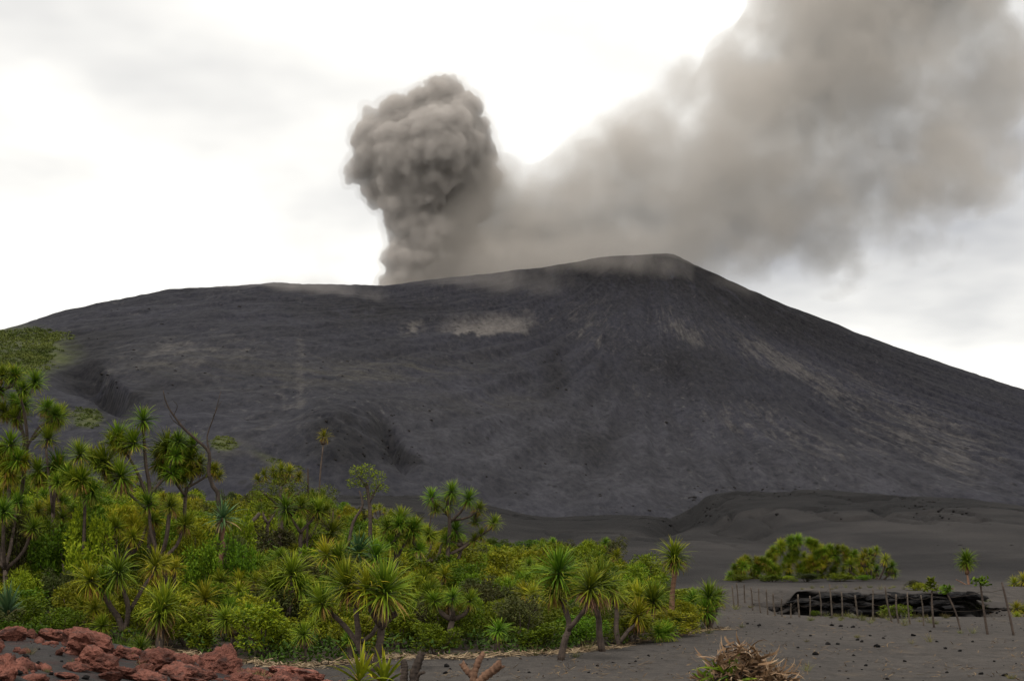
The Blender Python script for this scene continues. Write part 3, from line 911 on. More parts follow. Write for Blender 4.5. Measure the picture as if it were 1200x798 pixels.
# ------------------------------------------------------------------ the trees one can pick out
traced((657, 773), [([(657, 773), (661, 752), (667, 735), (664, 718), (656, 702)], 4.2, 3.0), ([(666, 738), (680, 720), (689, 708)], 3.0, 2.6)],
       [(650, 694, 56, 0), (655, 672, 68, 0), (690, 690, 60, .8)], "forked screwpine with two leaf heads standing on bare ash at the thicket edge", kind='g')
traced((706, 763), [([(706, 763), (702, 740), (701, 722), (695, 706)], 4.4, 3.0)],
       [(703, 684, 66, .9)], "thick stemmed screwpine beside the forked one at the thicket edge")
traced((725, 757), [([(725, 757), (722, 735), (723, 715), (718, 700)], 3.2, 2.4), ([(726, 752), (738, 738), (750, 730)], 2.4, 2.0)],
       [(719, 694, 52, 0), (749, 722, 44, .9, 'y')], "screwpine with one leaf head leaning over its brown dead leaves")
traced((787, 742), [([(787, 742), (787, 715), (788, 690), (790, 672)], 3.6, 2.6)], [(790, 652, 46, 0), (790, 660, 40, .55)],
       "tall single stemmed screwpine with one round dark leaf head", bark=M_BARK_R)
traced((832, 737), [([(832, 737), (831, 725), (829, 712)], 3.4, 2.2), ([(832, 735), (822, 722), (815, 714)], 2.6, 1.8), ([(832, 735), (840, 720), (842, 712)], 2.4, 1.8)],
       [(816, 706, 38, .8), (829, 700, 44, 0), (843, 704, 36, 0), (808, 722, 34, .9), (824, 716, 38, .8), (836, 714, 34, .6)],
       "bushy screwpine at the end of the thicket nearest the fence", depth=0.9)
traced((783, 752), [], [(783, 744, 38, .9), (772, 742, 30, .5)], "low screwpine tuft with pale dead leaves at the foot of the tall one", name="screwpine_bush")
traced((765, 748), [([(765, 748), (765, 730), (766, 715)], 2.6, 2.0)], [(766, 706, 50, .4), (750, 700, 40, 0, 'y')], "dense dark screwpine just left of the tall single stem", d=46)
traced((440, 786), [([(440, 786), (430, 772), (421, 757), (420, 738), (418, 712)], 4.6, 3.2), ([(421, 757), (404, 735), (384, 717)], 3.2, 2.6),
                    ([(440, 786), (443, 765), (446, 745), (446, 733)], 5.0, 4.0), ([(446, 733), (440, 722), (436, 712)], 3.4, 2.6),
                    ([(446, 736), (455, 726), (466, 717)], 3.6, 3.2), ([(424, 752), (436, 742), (441, 730)], 2.6, 2.2)],
       [(376, 707, 52, .6), (408, 686, 72, .7), (452, 694, 80, .8), (432, 690, 60, 0, 'y')],
       "big screwpine with twin trunks, a sawn off pale limb and large leaf heads", depth=0.6)
traced((332, 742), [([(332, 742), (330, 722), (324, 702)], 4.0, 3.0), ([(332, 738), (340, 710), (342, 690)], 3.4, 2.6)],
       [(322, 693, 62, 1.0), (341, 674, 58, .7), (350, 690, 46, .6)], "screwpine with two heads above a hanging brown dead leaf skirt", d=43)
traced((187, 764), [([(187, 764), (187, 745), (188, 722)], 5.0, 4.0)], [(188, 712, 68, 1.15), (186, 722, 50, 1.1)],
       "stout screwpine with a long straw coloured skirt behind the red rocks")
traced((148, 752), [([(148, 752), (141, 728), (131, 710), (122, 692)], 4.0, 2.8), ([(146, 745), (152, 715), (149, 695), (143, 682)], 3.2, 2.4), ([(152, 716), (166, 690), (177, 672)], 2.4, 2.0)],
       [(110, 680, 52, .5, 'y'), (124, 684, 48, .7), (142, 671, 60, 0), (178, 664, 50, 0, 'y')], "leaning dark stemmed screwpine with four heads behind the red rocks", d=42.5)
traced((243, 745), [([(243, 745), (243, 725), (243, 710)], 3.4, 2.8)], [(243, 702, 48, .9, 'y')], "single headed yellowish screwpine next to the stout skirted one", d=44)
traced((240, 762), [], [(240, 749, 38, .6, 'y')], "small ground rosette with a curled dry leaf at the ash edge", name="screwpine_bush")
traced((162, 766), [], [(162, 760, 30, 0)], "small bright green rosette growing against the red rocks", name="screwpine_bush", d=33.5)
traced((12, 738), [], [(10, 716, 62, 0, 'u')], "upright bluish sword leaved plant at the mound edge", name="sword_plant", d=36)
traced((259, 690), [([(259, 690), (258, 660), (261, 640), (261, 618)], 3.4, 2.8)], [(261, 607, 52, .55, 'b')], "lone blue green screwpine on a straight reddish stem", d=52, bark=M_BARK_R)
# tall group at the far left
traced((22, 640), [([(22, 640), (23, 600), (28, 560), (29, 515), (24, 490)], 3.6, 2.0), ([(28, 530), (38, 500), (44, 490)], 2.0, 1.4), ([(28, 560), (37, 520), (37, 480), (32, 455)], 2.6, 1.6), ([(38, 515), (55, 500), (66, 494)], 1.8, 1.3),
                   ([(29, 510), (12, 490), (6, 484)], 1.8, 1.2)],
       [(18, 446, 34, 0), (33, 448, 34, 0), (56, 454, 34, 0), (14, 463, 32, 0), (44, 462, 28, 0), (2, 482, 34, 0), (14, 478, 34, 0), (28, 474, 34, 0), (42, 476, 34, 0), (56, 482, 34, 0), (70, 492, 32, .4), (20, 490, 32, .3), (48, 490, 32, 0), (4, 452, 34, 0), (-12, 470, 36, 0)],
       "tallest slender screwpine with a flat two tiered crown of small heads", d=55, depth=1.6, dense=9, thick=.8)
traced((8, 640), [([(8, 640), (10, 590), (14, 540)], 3.0, 2.0)], [(14, 522, 42, 0), (2, 535, 42, .5), (24, 540, 38, .5), (10, 556, 40, .6)], "leafy screwpine under the flat crown of the tallest one", d=54, depth=1.0, dense=5)
traced((62, 640), [([(62, 640), (62, 590), (66, 560)], 3.2, 2.4), ([(62, 600), (58, 550), (57, 525)], 2.2, 1.6)], [(66, 548, 50, .8), (57, 515, 36, 0), (44, 552, 40, .5)], "screwpine with a brown skirted head beside the tallest one", d=54, dense=5, thick=.8)
traced((176, 625), [([(176, 625), (176, 585), (172, 545), (170, 505)], 3.2, 2.0), ([(176, 590), (160, 550), (143, 520)], 2.4, 1.6), ([(175, 580), (192, 555), (200, 530)], 2.4, 1.6), ([(176, 600), (150, 575), (133, 555)], 2.2, 1.6)],
       [(170, 494, 42, 0), (140, 512, 44, 0), (160, 520, 42, 0), (190, 523, 46, .4), (180, 538, 46, .5), (204, 524, 40, 0), (130, 545, 54, .9), (150, 560, 48, .9), (205, 545, 40, .4), (115, 540, 38, 0)],
       "broad screwpine with a dome of many heads beside the bare crooked tree", d=54, depth=1.4, dense=12, thick=.85)
traced((217, 610), [([(217, 610), (217, 585), (222, 570), (228, 556)], 2.8, 1.8), ([(218, 582), (208, 565), (203, 552)], 2.0, 1.4), ([(222, 570), (238, 560), (246, 555)], 1.8, 1.2)],
       [(221, 538, 38, 0), (214, 520, 38, 0), (206, 556, 34, .3), (232, 545, 34, 0), (246, 552, 26, 0), (226, 524, 32, 0)], "round crowned screwpine under the bare crooked tree", d=55, depth=1.0, dense=5, thick=.85)
traced((99, 630), [([(99, 630), (100, 600), (99, 575)], 2.8, 2.0)], [(100, 564, 46, .7), (97, 534, 38, .3), (84, 560, 38, .4), (112, 578, 36, .5)], "dark headed screwpine between the tallest and the broad one", d=50, dense=4, thick=.8)
traced((372, 590), [([(372, 590), (375, 560), (379, 520)], 1.2, .8)], [(379, 512, 22, .6, 'y')], "thin far screwpine stem carrying one small yellow green head", d=95)
traced((524, 682), [([(524, 682), (525, 650), (527, 620), (526, 590)], 3.0, 1.8), ([(526, 650), (545, 640), (564, 626), (580, 616)], 2.2, 1.4), ([(531, 676), (538, 652), (542, 640)], 2.0, 1.4),
                    ([(526, 605), (515, 592), (508, 586)], 1.6, 1.2), ([(527, 612), (540, 600), (548, 588)], 1.8, 1.2), ([(528, 610), (548, 606), (560, 598)], 1.5, 1.1)],
       [(529, 577, 30, 0), (507, 584, 28, 0), (549, 586, 30, 0), (525, 592, 26, 0), (560, 597, 25, 0), (556, 611, 24, 0), (578, 613, 27, .4), (533, 622, 32, 0), (503, 626, 26, 0), (563, 628, 24, .5), (527, 634, 26, 0)],
       "open branched screwpine with small dark heads rising above the thicket", d=62, depth=0.9, dense=3)
traced((463, 668), [([(463, 668), (464, 645), (468, 625)], 2.6, 1.8), ([(463, 660), (472, 640), (481, 628)], 1.8, 1.4)], [(470, 610, 36, 0), (483, 621, 34, 0), (464, 626, 36, 0), (476, 632, 30, 0), (455, 618, 30, 0)],
       "compact dark screwpine left of the open branched one", d=58, dense=4)
traced((352, 655), [([(352, 655), (352, 635), (352, 622)], 2.6, 2.2), ([(352, 624), (345, 612), (340, 604)], 1.8, 1.3), ([(352, 624), (362, 612), (370, 604)], 1.8, 1.3)],
       [(337, 597, 42, .3), (371, 598, 34, .3), (353, 594, 30, 0), (387, 624, 38, .7)], "forked screwpine with spreading pale heads in the middle of the thicket", d=60, dense=3)
traced((420, 690), [([(420, 690), (420, 670)], 2.6, 2.2)], [(420, 648, 54, .3, 'b'), (440, 652, 48, .3), (400, 656, 50, .3), (385, 650, 40, .3, 'y')], "grey green screwpine heads just behind the big twin trunked one", d=44.5)
# right hand clump behind the washed out bank
def clump_tree(px, py, heads, label, d, kind='g', group=None, cat_name="screwpine_tree"):
    limbs = []
    for (a, b, s, sk) in heads[:6]:
        limbs.append(([(px, py), ((px * 2 + a) / 3 + R.uniform(-2, 2), (py * 2 + b) / 3), (a, b + s * .4)], 1.7, 1.0))
    return traced((px, py), limbs, [(a, b, s, sk, kind if R.random() < .7 else 'y') for a, b, s, sk in heads], label, d=d, depth=1.5, name=cat_name, group=group)
def dome(cx, cy, rx, ry, n, s):
    out = []
    for i in range(n):
        a = math.pi * (0.02 + 0.96 * (i + .5) / n) + R.uniform(-.1, .1)
        q = math.sqrt(R.uniform(.1, 1.0)) if i % 3 else 1.0
        out.append((cx - rx * q * math.cos(a), cy - ry * q * math.sin(a), s * R.uniform(.85, 1.15), 0))
    return out
clump_tree(885, 692, dome(884, 686, 32, 30, 46, 15) + [(862, 676, 16, 0), (868, 684, 15, 0)], "screwpine at the fence corner end of the round clump above the bank", 96)
clump_tree(935, 692, dome(932, 686, 44, 52, 80, 16) + [(915, 686, 16, 0), (950, 686, 16, 0)], "tallest screwpine in the middle of the round clump above the bank", 99)
clump_tree(978, 692, dome(980, 686, 40, 42, 64, 15.5) + [(960, 686, 16, 0), (1000, 684, 16, 0)], "screwpine on the open tree side of the round clump above the bank", 97)
clump_tree(1024, 693, [(1022, 650, 18, 0), (1034, 656, 18, 0), (1010, 654, 18, 0), (1042, 664, 18, 0), (1000, 662, 18, 0), (1030, 668, 16, 0), (1016, 664, 16, 0), (1046, 672, 15, 0), (1004, 674, 16, 0), (1028, 646, 15, 0), (1016, 648, 15, 0), (1038, 670, 15, 0), (1024, 660, 16, 0)],
           "open screwpine with fanning bare stems at the edge of the bank", 95)
traced((1135, 699), [([(1135, 699), (1136, 688), (1135, 672)], 1.6, 1.2), ([(1136, 687), (1128, 682), (1123, 679)], .8, .5)], [(1135, 657, 29, 0), (1135, 661, 26, .4)], "small lone screwpine with one round head on the open ash", d=85, bark=M_BARK_R)
clump_tree(1194, 698, [(1190, 684, 20, 0), (1200, 680, 22, 0), (1210, 686, 22, 0), (1196, 690, 18, 0), (1186, 692, 16, 0), (1218, 680, 24, 0)], "low yellowish screwpine bush beyond the last fence posts", 82, 'y', cat_name="screwpine_bush")
clump_tree(1196, 722, [(1197, 714, 22, 0), (1206, 718, 22, 0), (1190, 722, 14, 0)], "low screwpine tuft in the channel by the last fence posts", 62, 'y', cat_name="screwpine_bush")

# bare crooked tree
def bare_tree(base_px, d, limbs, label, name="bare_tree", mat=None):
    b = at(*base_px, d); b[2] = gz(b[0], b[1]) - 0.1
    k = d / F_PX
    L = []
    for pts, r0, r1 in limbs:
        P = [at(a, c, d) for a, c in pts]
        j = R.uniform(-.5, .5)
        for i, p in enumerate(P): p[1] += j * i / len(P)
        if pts[0] == base_px: P[0] = b.copy()
        L.append(([p - b for p in P], r0 * k, r1 * k))
    root = empty(name, tuple(b))
    obj("trunk", tubes_mesh("trunk", L[:1], mat or M_WOOD_D, 7), root)
    for l in L[1:]:
        obj("branch", tubes_mesh("branch", [l], mat or M_WOOD_D, 5), root)
    tag(root, label, "tree")
bare_tree((258, 640), 53, [([(258, 640), (257, 592), (250, 570), (245, 553), (246, 531), (233, 517), (216, 502), (207, 490), (200, 480), (195, 468), (193, 458)], 2.9, .5),
                           ([(246, 531), (242, 511), (250, 485), (257, 457)], 1.2, .35), ([(216, 502), (210, 498), (203, 492), (199, 484)], .8, .3), ([(250, 488), (256, 476), (260, 470)], .5, .25),
                           ([(204, 486), (209, 476), (205, 470)], .45, .25), ([(233, 517), (228, 522), (224, 521)], .6, .3), ([(200, 480), (193, 476), (190, 470)], .4, .2), ([(209, 494), (216, 492), (219, 494)], .4, .2)],
          "bare crooked dead tree reaching above the thicket")
bare_tree((361, 600), 66, [([(361, 600), (361, 575), (361, 549)], 1.3, 1.0)], "bare grey pole standing in the thicket", "bare_pole")
bare_tree((352, 620), 58, [([(290, 616), (298, 608), (304, 601)], 2.4, 2.0), ([(290, 616), (285, 610), (287, 602)], 1.6, 1.0)], "pale broken stump of a limb in the thicket", "broken_limb", M_WOOD)

# ------------------------------------------------------------------ broadleaf shrubs and trees
def shrub_mesh(name, mat, n_leaf, clumps, leaf, up=0.25):
    """leaves scattered through several lumpy clumps; unit bush about 1 wide and 1 high, foot at z = 0"""
    B = Blades()
    C = []
    for i in range(clumps):
        a = R.uniform(0, 6.283); q = math.sqrt(R.random()) * 0.36
        h = R.uniform(0.25, 0.82) * (1 - 0.7 * q) + 0.05
        C.append((np.array([q * math.cos(a), q * math.sin(a), h]), R.uniform(.10, .20)))
    for i in range(n_leaf):
        c, r = C[i % clumps]
        v = np.array([R.gauss(0, 1), R.gauss(0, 1), R.gauss(0, 1)]); v /= np.linalg.norm(v) + 1e-9
        p = c + v * r * (R.uniform(0.45, 1.08) ** 0.6) * np.array([1, 1, .8])
        if p[2] < 0.01: p[2] = R.uniform(0.01, 0.15)
        az = math.atan2(v[1], v[0]) + R.uniform(-1.2, 1.2)
        el = math.asin(max(-1, min(1, v[2] * .6 + R.uniform(-.5, .6))))
        B.add(p, az, el, leaf * R.uniform(.7, 1.3), leaf * R.uniform(.42, .62), R.uniform(0, .8), 2, 0, R.uniform(-1.1, 1.1))
    stems = []
    for c, r in C[:7]:
        stems.append(([np.array([c[0] * .15, c[1] * .15, 0]), np.array([c[0] * .6, c[1] * .6, c[2] * .5]), c], .016, .006))
    return B.mesh(name, mat), stems

SHRUBS = []
for nm, mt, nl, cl, lf in [("broad", M_SHRUB, 3400, 20, .050), ("broad", M_SHRUB, 3000, 15, .052), ("light", M_SHRUB_Y, 3200, 19, .048), ("light", M_SHRUB_Y, 2800, 14, .055), ("olive", M_SHRUB_O, 2800, 17, .045), ("broad", M_SHRUB, 3600, 24, .042)]:
    fm, st = shrub_mesh("foliage", mt, nl, cl, lf)
    sm = tubes_mesh("stem", st, M_BARK, 5)
    SHRUBS.append((nm, fm, sm))

def shrub(x, y, w, h, which, label, group, name="leafy_shrub", z=None):
    nm, fm, sm = SHRUBS[which]
    if name == "leafy_shrub": name = {"broad": "leafy_shrub", "light": "light_leaved_shrub", "olive": "olive_shrub"}[nm]
    root = empty(name, (x, y, (float(top_z(np.array([x]), np.array([y]))[0]) if z is None else z) - 0.05), R.uniform(0, 6.28))
    s = (w, w, h)
    obj("foliage", fm, root, scale=s); obj("stem", sm, root, scale=s)
    tag(root, label, "shrub", group)
    return root

# broadleaf trees standing out of the thicket
def leaf_tree(base_px, d, limbs, clumps, mat, label, leaf=0.09, n=900):
    b = at(*base_px, d); b[2] = gz(b[0], b[1]) - .05
    k = d / F_PX
    root = empty("broadleaf_tree", tuple(b))
    L = []
    for pts, r0, r1 in limbs:
        P = [at(a, c, d) - b for a, c in pts]
        if tuple(pts[0]) == tuple(base_px): P[0] = np.zeros(3)
        L.append((P, r0 * k, r1 * k))
    obj("trunk", tubes_mesh("trunk", L, M_BARK), root)
    B = Blades()
    for (a, c, r) in clumps:
        p0 = at(a, c, d) - b; p0[1] += R.uniform(-.6, .6); r = r * k
        for i in range(int(n * (r / (12 * k)) ** 2)):
            v = np.array([R.gauss(0, 1), R.gauss(0, 1), R.gauss(0, .8)]); v *= R.uniform(.3, 1) ** .5 / (np.linalg.norm(v) + 1e-9)
            B.add(p0 + v * r, R.uniform(0, 6.28), R.uniform(-.5, 1.0), leaf * R.uniform(.7, 1.3), leaf * .5, .4, 2, 0, R.uniform(-1, 1))
    obj("crown", B.mesh("crown", mat), root)
    tag(root, label, "tree")
leaf_tree((433, 640), 60, [([(433, 640), (434, 610), (432, 585), (430, 565)], 2.6, 1.6), ([(432, 590), (440, 575), (446, 566)], 1.6, .8), ([(408, 640), (414, 612), (425, 592), (421, 575)], 2.2, 1.0), ([(430, 572), (422, 560), (417, 552)], 1.2, .6)],
          [(418, 553, 9), (432, 552, 10), (445, 560, 9), (425, 565, 8), (440, 570, 8), (412, 566, 7), (450, 572, 6), (430, 580, 7)], M_SHRUB_Y, "thin crowned leafy tree with dark forked trunk above the thicket", n=330)
leaf_tree((330, 640), 66, [([(330, 640), (330, 600), (328, 575)], 2.4, 1.4), ([(330, 600), (345, 585), (352, 575)], 1.5, .8), ([(330, 595), (312, 580), (305, 574)], 1.5, .8)],
          [(310, 575, 14), (330, 570, 15), (350, 574, 14), (295, 590, 12), (320, 590, 14), (345, 592, 14), (365, 588, 12), (385, 580, 14)], M_SHRUB, "wide low crowned leafy tree in the middle of the thicket", n=420)
traced((328, 600), [([(328, 600), (328, 580), (328, 568)], 2.0, 1.4)], [(308, 557, 22, 0, 'y'), (318, 553, 22, 0, 'y'), (328, 551, 24, 0, 'y'), (338, 553, 22, 0, 'y'), (348, 558, 20, 0, 'y'), (322, 560, 20, 0, 'y'), (335, 560, 20, 0, 'y'), (300, 562, 18, 0, 'y')],
       "yellow green screwpine dome showing above the wide leafy tree", d=74, depth=1.2)
# ------------------------------------------------------------------ thicket filling
CAP_PX = [-200, 0, 90, 200, 260, 300, 330, 390, 450, 500, 560, 620, 700, 750, 800, 850]
CAP_PY = [480, 525, 540, 545, 565, 562, 560, 568, 585, 605, 622, 626, 622, 640, 678, 700]
rs = np.random.default_rng(5)
placed = []
MARKS = [(at(657, 773, 37.5), "forked screwpine on bare ash"), (at(787, 742, 49), "tall single stemmed screwpine"), (at(440, 786, 34.5), "twin trunked big screwpine"), (at(332, 742, 43), "two headed skirted screwpine"),
         (at(187, 764, 40), "stout straw skirted screwpine"), (at(148, 752, 42.5), "leaning four headed screwpine"), (at(259, 690, 52), "lone blue green screwpine"), (at(22, 640, 55), "tallest slender screwpine"),
         (at(176, 625, 54), "broad domed screwpine"), (at(258, 640, 53), "bare crooked tree"), (at(524, 682, 62), "open branched screwpine"), (at(463, 668, 58), "compact dark screwpine"), (at(352, 655, 60), "pale forked screwpine"),
         (at(433, 640, 60), "thin crowned leafy tree"), (at(330, 640, 66), "wide low leafy tree"), (at(832, 737, 51), "bushy screwpine nearest the fence"), (at(372, 590, 95), "thin far screwpine stem"),
         (at(718, 630, 118), "brownish twiggy bush"), (at(361, 600, 66), "bare grey pole"), (at(12, 738, 36), "upright bluish sword plant"), (at(706, 763, 39), "thick stemmed screwpine")]
def where(x, y):
    i = min(range(len(MARKS)), key=lambda k: (MARKS[k][0][0] - x) ** 2 + (MARKS[k][0][1] - y) ** 2)
    m = MARKS[i]; dx, dy = x - m[0][0], y - m[0][1]
    rel = "behind" if dy > abs(dx) * 1.2 and dy < 14 else ("in front of" if -dy > abs(dx) * 1.2 else ("beside" if abs(dx) < 3.5 and abs(dy) < 5 else "farther out past"))
    return f"{rel} the {m[1]}"
def size_word(h): return "knee high" if h < 0.9 else "waist high" if h < 1.35 else "head high" if h < 2.1 else "tall"
S_LAB = {"broad": ("mid green broadleaf shrub", "green broadleaf shrubs of the thicket"), "light": ("yellow green broadleaf shrub", "yellow green broadleaf shrubs of the thicket"),
         "olive": ("dull olive shrub", "olive shrubs of the thicket")}
def fits(x, y, sep):
    for (a, b, s) in placed:
        if (a - x) ** 2 + (b - y) ** 2 < (0.5 * (s + sep)) ** 2: return False
    return True
n_sh = 0
SPOTS = []
for ring, (tries, sep) in enumerate([(2600, 1.22), (2600, 2.1)]):
    for k in range(tries):
        y = rs.uniform(36, 60) if ring == 0 else rs.uniform(52, 140)
        px = rs.uniform(-60, 850)
        x = (px - CX) / F_PX * y
        if thicket(np.array(x), np.array(y)) < 0.5: continue
        if not fits(x, y, sep): continue
        placed.append((x, y, sep))
        SPOTS.append((px, x, y))
N_PAND = 0
for (px, x, y) in SPOTS:
    z = gz(x, y)
    cap_py = np.interp(px, CAP_PX, CAP_PY) + rs.uniform(0, 26)
    zmax = at(px, cap_py, y)[2]
    inner = float(thicket(np.array(x), np.array(y)))
    hmax = zmax - z
    want = rs.uniform(1.1, 1.9) + 0.035 * min(y - 36, 60) * rs.uniform(.4, 1.6)
    if inner < 1.5: want *= 0.75
    want += 1.6 * float(ss(330, 120, px)) * float(ss(44, 56, y)) * rs.uniform(.3, 1)
    h = min(want, hmax)
    if px < 290 and y > 50: h = hmax * rs.uniform(.7, 1.0) if hmax < 5.5 else h
    if h < 0.45: continue
    if rs.random() < 0.21 and N_PAND < 110:
        # screwpines between the shrubs
        N_PAND += 1
        kind = 'y' if rs.random() < 0.5 else 'g'
        rad = min(0.72, 0.32 * h + .15) * rs.uniform(.65, 1.0)
        if h < 1.6:
            screwpine((x, y, z - .03), [([(x, y, z - .05), (x, y, z + h * .5)], .09, .07)],
                      [((x + rs.uniform(-.1, .1), y, z + h * .55), (rs.uniform(-.3, .3), rs.uniform(-.3, .1), 1), rad, kind, .8 if rs.random() < .6 else 0)],
                      "low single headed screwpine " + where(x, y), "single headed screwpines of the thicket", name="screwpine_bush")
        else:
            n = int(rs.integers(3, 7)); limbs = []; ros = []
            fork = np.array([x + rs.uniform(-.2, .2), y, z + h * rs.uniform(.3, .45)])
            limbs.append(([(x, y, z - .05), fork], .10, .08))
            for j in range(n):
                a = j * 6.283 / n + rs.uniform(-.6, .6); q = rs.uniform(.35, 1.0) * min(1.0, h * .35)
                e = np.array([x + q * math.cos(a), y + q * math.sin(a), z + h - rad * .7 - rs.uniform(0, .25 * h)])
                limbs.append(([fork, fork * .5 + e * .5 + np.array([q * .2 * math.cos(a), q * .2 * math.sin(a), -.08]), e], .07, .055))
                ros.append((e, (math.cos(a) * .4, math.sin(a) * .4, 1), rad * rs.uniform(.7, 1), kind, .7 if rs.random() < .4 else 0))
            screwpine((x, y, z - .03), limbs, ros, f"{size_word(h)} {'yellowish' if kind == 'y' else 'green'} screwpine with {[0,1,2,'three','four','five','six'][n]} heads " + where(x, y), "branched screwpines of the thicket")
    else:
        if n_sh >= 420: continue
        n_sh += 1
        w_ = int(rs.choice([0, 1, 2, 3, 4, 5], p=[.16, .16, .20, .18, .15, .15]))
        nm = SHRUBS[w_][0]
        w = (1.7 if y < 58 else 2.6) * rs.uniform(.85, 1.3)
        shrub(x, y, w, h * rs.uniform(.9, 1.05), w_, f"{size_word(h)} {S_LAB[nm][0]} " + where(x, y), S_LAB[nm][1])
print("thicket:", len(SPOTS), n_sh, N_PAND)
# ------------------------------------------------------------------ rocks
def rock_material(name, a, b, dark, scale=5.0):
    N = Nodes(name)
    c = N.coord("Object")
    n = N.noise(c, scale, 6, 0.78, 0.3)
    n2 = N.noise(c, scale * 0.35, 4, 0.6)
    pit = N.rng(N.vor(c, scale * 3.2), 0.10, 0.32, 1, 0)
    oi = N.n("ObjectInfo").outputs["Random"]
    col = N.mix(N.rng(n, 0.3, 0.7), a, b)
    col = N.mix(N.rng(n2, 0.49, 0.66, 0, 0.8), col, dark)
    col = N.mix(N.math('MULTIPLY', pit, 0.30), col, dark)
    nz = N.n("SeparateXYZ"); N.set(nz.inputs[0], N.n("NewGeometry").outputs["Normal"])
    dust = N.math('MULTIPLY', N.rng(nz.outputs["Z"], 0.35, 0.95), N.rng(N.noise(c, scale * .8, 5, .7), 0.50, 0.62))
    col = N.mix(N.math('MULTIPLY', dust, 0.7), col, (0.055, 0.046, 0.042))          # ash lying on the flat tops
    hs = N.n("HueSaturation"); N.set(hs.inputs["Color"], col)
    N.set(hs.inputs["Value"], N.rng(oi, 0, 1, 0.6, 1.25)); hs.inputs["Saturation"].default_value = 1.0
    h = N.math('SUBTRACT', N.math('MULTIPLY', n, 1.2), N.math('MULTIPLY', pit, 0.5))
    return N.bsdf(hs.outputs[0], 0.95, 0.1, N.bump(h, 1.0, 0.10))
M_RED = rock_material("red_cinder", (0.170, 0.060, 0.044), (0.38, 0.160, 0.115), (0.050, 0.027, 0.024))
M_BLK = rock_material("black_cinder", (0.009, 0.0085, 0.009), (0.026, 0.023, 0.022), (0.005, 0.005, 0.006))

def rock_mesh(name, mat, sub, seed, amp=0.30, flat=0.75):
    bm = bmesh.new()
    bmesh.ops.create_icosphere(bm, subdivisions=sub, radius=0.5)
    co = np.array([v.co[:] for v in bm.verts])
    d = co / np.linalg.norm(co, axis=1)[:, None]
    o = seed * 3.7
    pr = np.random.default_rng(seed)
    pn = pr.normal(size=(15, 3)); pn /= np.linalg.norm(pn, axis=1)[:, None]; ph_ = pr.uniform(.34, .5, 15)
    dots = np.maximum(d @ pn.T, 1e-3)
    r = np.minimum((ph_[None] / dots).min(1), 0.62)                       # broken faces
    n = fbm(d[:, 0] * 1.6 + o, d[:, 1] * 1.6, d[:, 2] * 1.6 + .4, seed, 2) - .5
    n3 = fbm(d[:, 0] * 4.5 + o, d[:, 1] * 4.5, d[:, 2] * 4.5 + .6, seed + 5, 4, .65) - .5
    r = r * (1 + amp * .9 * n + amp * 1.1 * n3)
    co = d * r[:, None]; co[:, 2] *= flat
    for v, p in zip(bm.verts, co): v.co = p
    me = bpy.data.meshes.new(name); bm.to_mesh(me); bm.free()
    me.materials.append(mat)
    return me
RED = [rock_mesh("cinder_boulder", M_RED, 4, s, 0.5, .8) for s in (1, 2, 3, 4, 5, 6, 7)]
BLK = [rock_mesh("cinder_stone", M_BLK, 2, s, 0.3, .7) for s in (11, 12, 13)]

RED_LIST = [(100, 768, 78, 40, "largest flat topped red cinder boulder on the mound crest"), (108, 786, 60, 34, "round orange red cinder boulder just below the largest one"),
            (61, 751, 36, 22, "red cinder boulder on the mound crest beside the thicket"), (12, 750, 44, 24, "mottled red boulder near the upright sword leaved plant"),
            (4, 796, 40, 40, "tall red boulder on the open ash side of the mound"), (258, 787, 58, 36, "dark red boulder beside the open ash path"),
            (352, 799, 66, 22, "last low red rock of the row toward the young yellow green plant"), (186, 785, 54, 28, "broad red rock below the stout skirted screwpine")]
RED_MORE = [(68, 767, 15, 10), (86, 786, 36, 15), (76, 795, 28, 12), (36, 746, 22, 12), (20, 764, 16, 10), (140, 771, 28, 22), (204, 793, 62, 22), (232, 798, 52, 20), (150, 796, 44, 20),
            (128, 797, 40, 16), (166, 790, 34, 18), (282, 799, 44, 16), (176, 801, 52, 18), (304, 801, 42, 14), (-14, 770, 34, 30), (-20, 745, 40, 24), (218, 783, 24, 16), (118, 772, 22, 14),
            (60, 800, 20, 10), (30, 775, 12, 7), (48, 780, 9, 6), (92, 803, 30, 12), (240, 806, 50, 18), (-10, 800, 40, 20), (155, 773, 18, 12), (330, 806, 30, 12), (378, 803, 20, 10), (84, 757, 24, 12)]
def red_rock(px, py, w, h, label, group=None):
    p = ground_hit(px, min(py, 797)) if py <= 797 else ground_hit(px, 797)
    if py > 797: p = np.array([p[0], p[1] - (py - 797) * 0.12, 0]); p[2] = gz(p[0], p[1])
    k = p[1] / F_PX
    W, H = w * k, h * k
    o = obj("cinder_boulder", R.choice(RED), None, (p[0], p[1] + W * .25, p[2] + H * 0.30), (R.uniform(-.25, .25), R.uniform(-.25, .25), R.uniform(0, 6.28)), (W * 1.08, W * R.uniform(.8, 1.1), H * 1.3))
    tag(o, label, "rock", group)
for (a, b, w, h, lab) in RED_LIST: red_rock(a, b, w * .8, h * .85, lab)
def red_label(a, b, w, h):
    m = min(RED_LIST, key=lambda q: (q[0] - a) ** 2 + 4 * (q[1] - b) ** 2)
    short = {100: "largest flat topped boulder", 108: "round orange red boulder", 61: "crest boulder beside the thicket", 12: "mottled boulder by the sword plant", 4: "tall red boulder", 258: "dark red boulder by the ash path", 352: "last low red rock", 186: "broad red rock"}[m[0]]
    return ("flat " if w > 2.4 * h else "lumpy ") + ("fist sized" if w < 13 else "small" if w < 26 else "middling" if w < 42 else "sizeable") + " red rock next to the " + short
for (a, b, w, h) in RED_MORE: red_rock(a, b, w * .72, h * .72, red_label(a, b, w, h), "smaller red rocks on the mound")

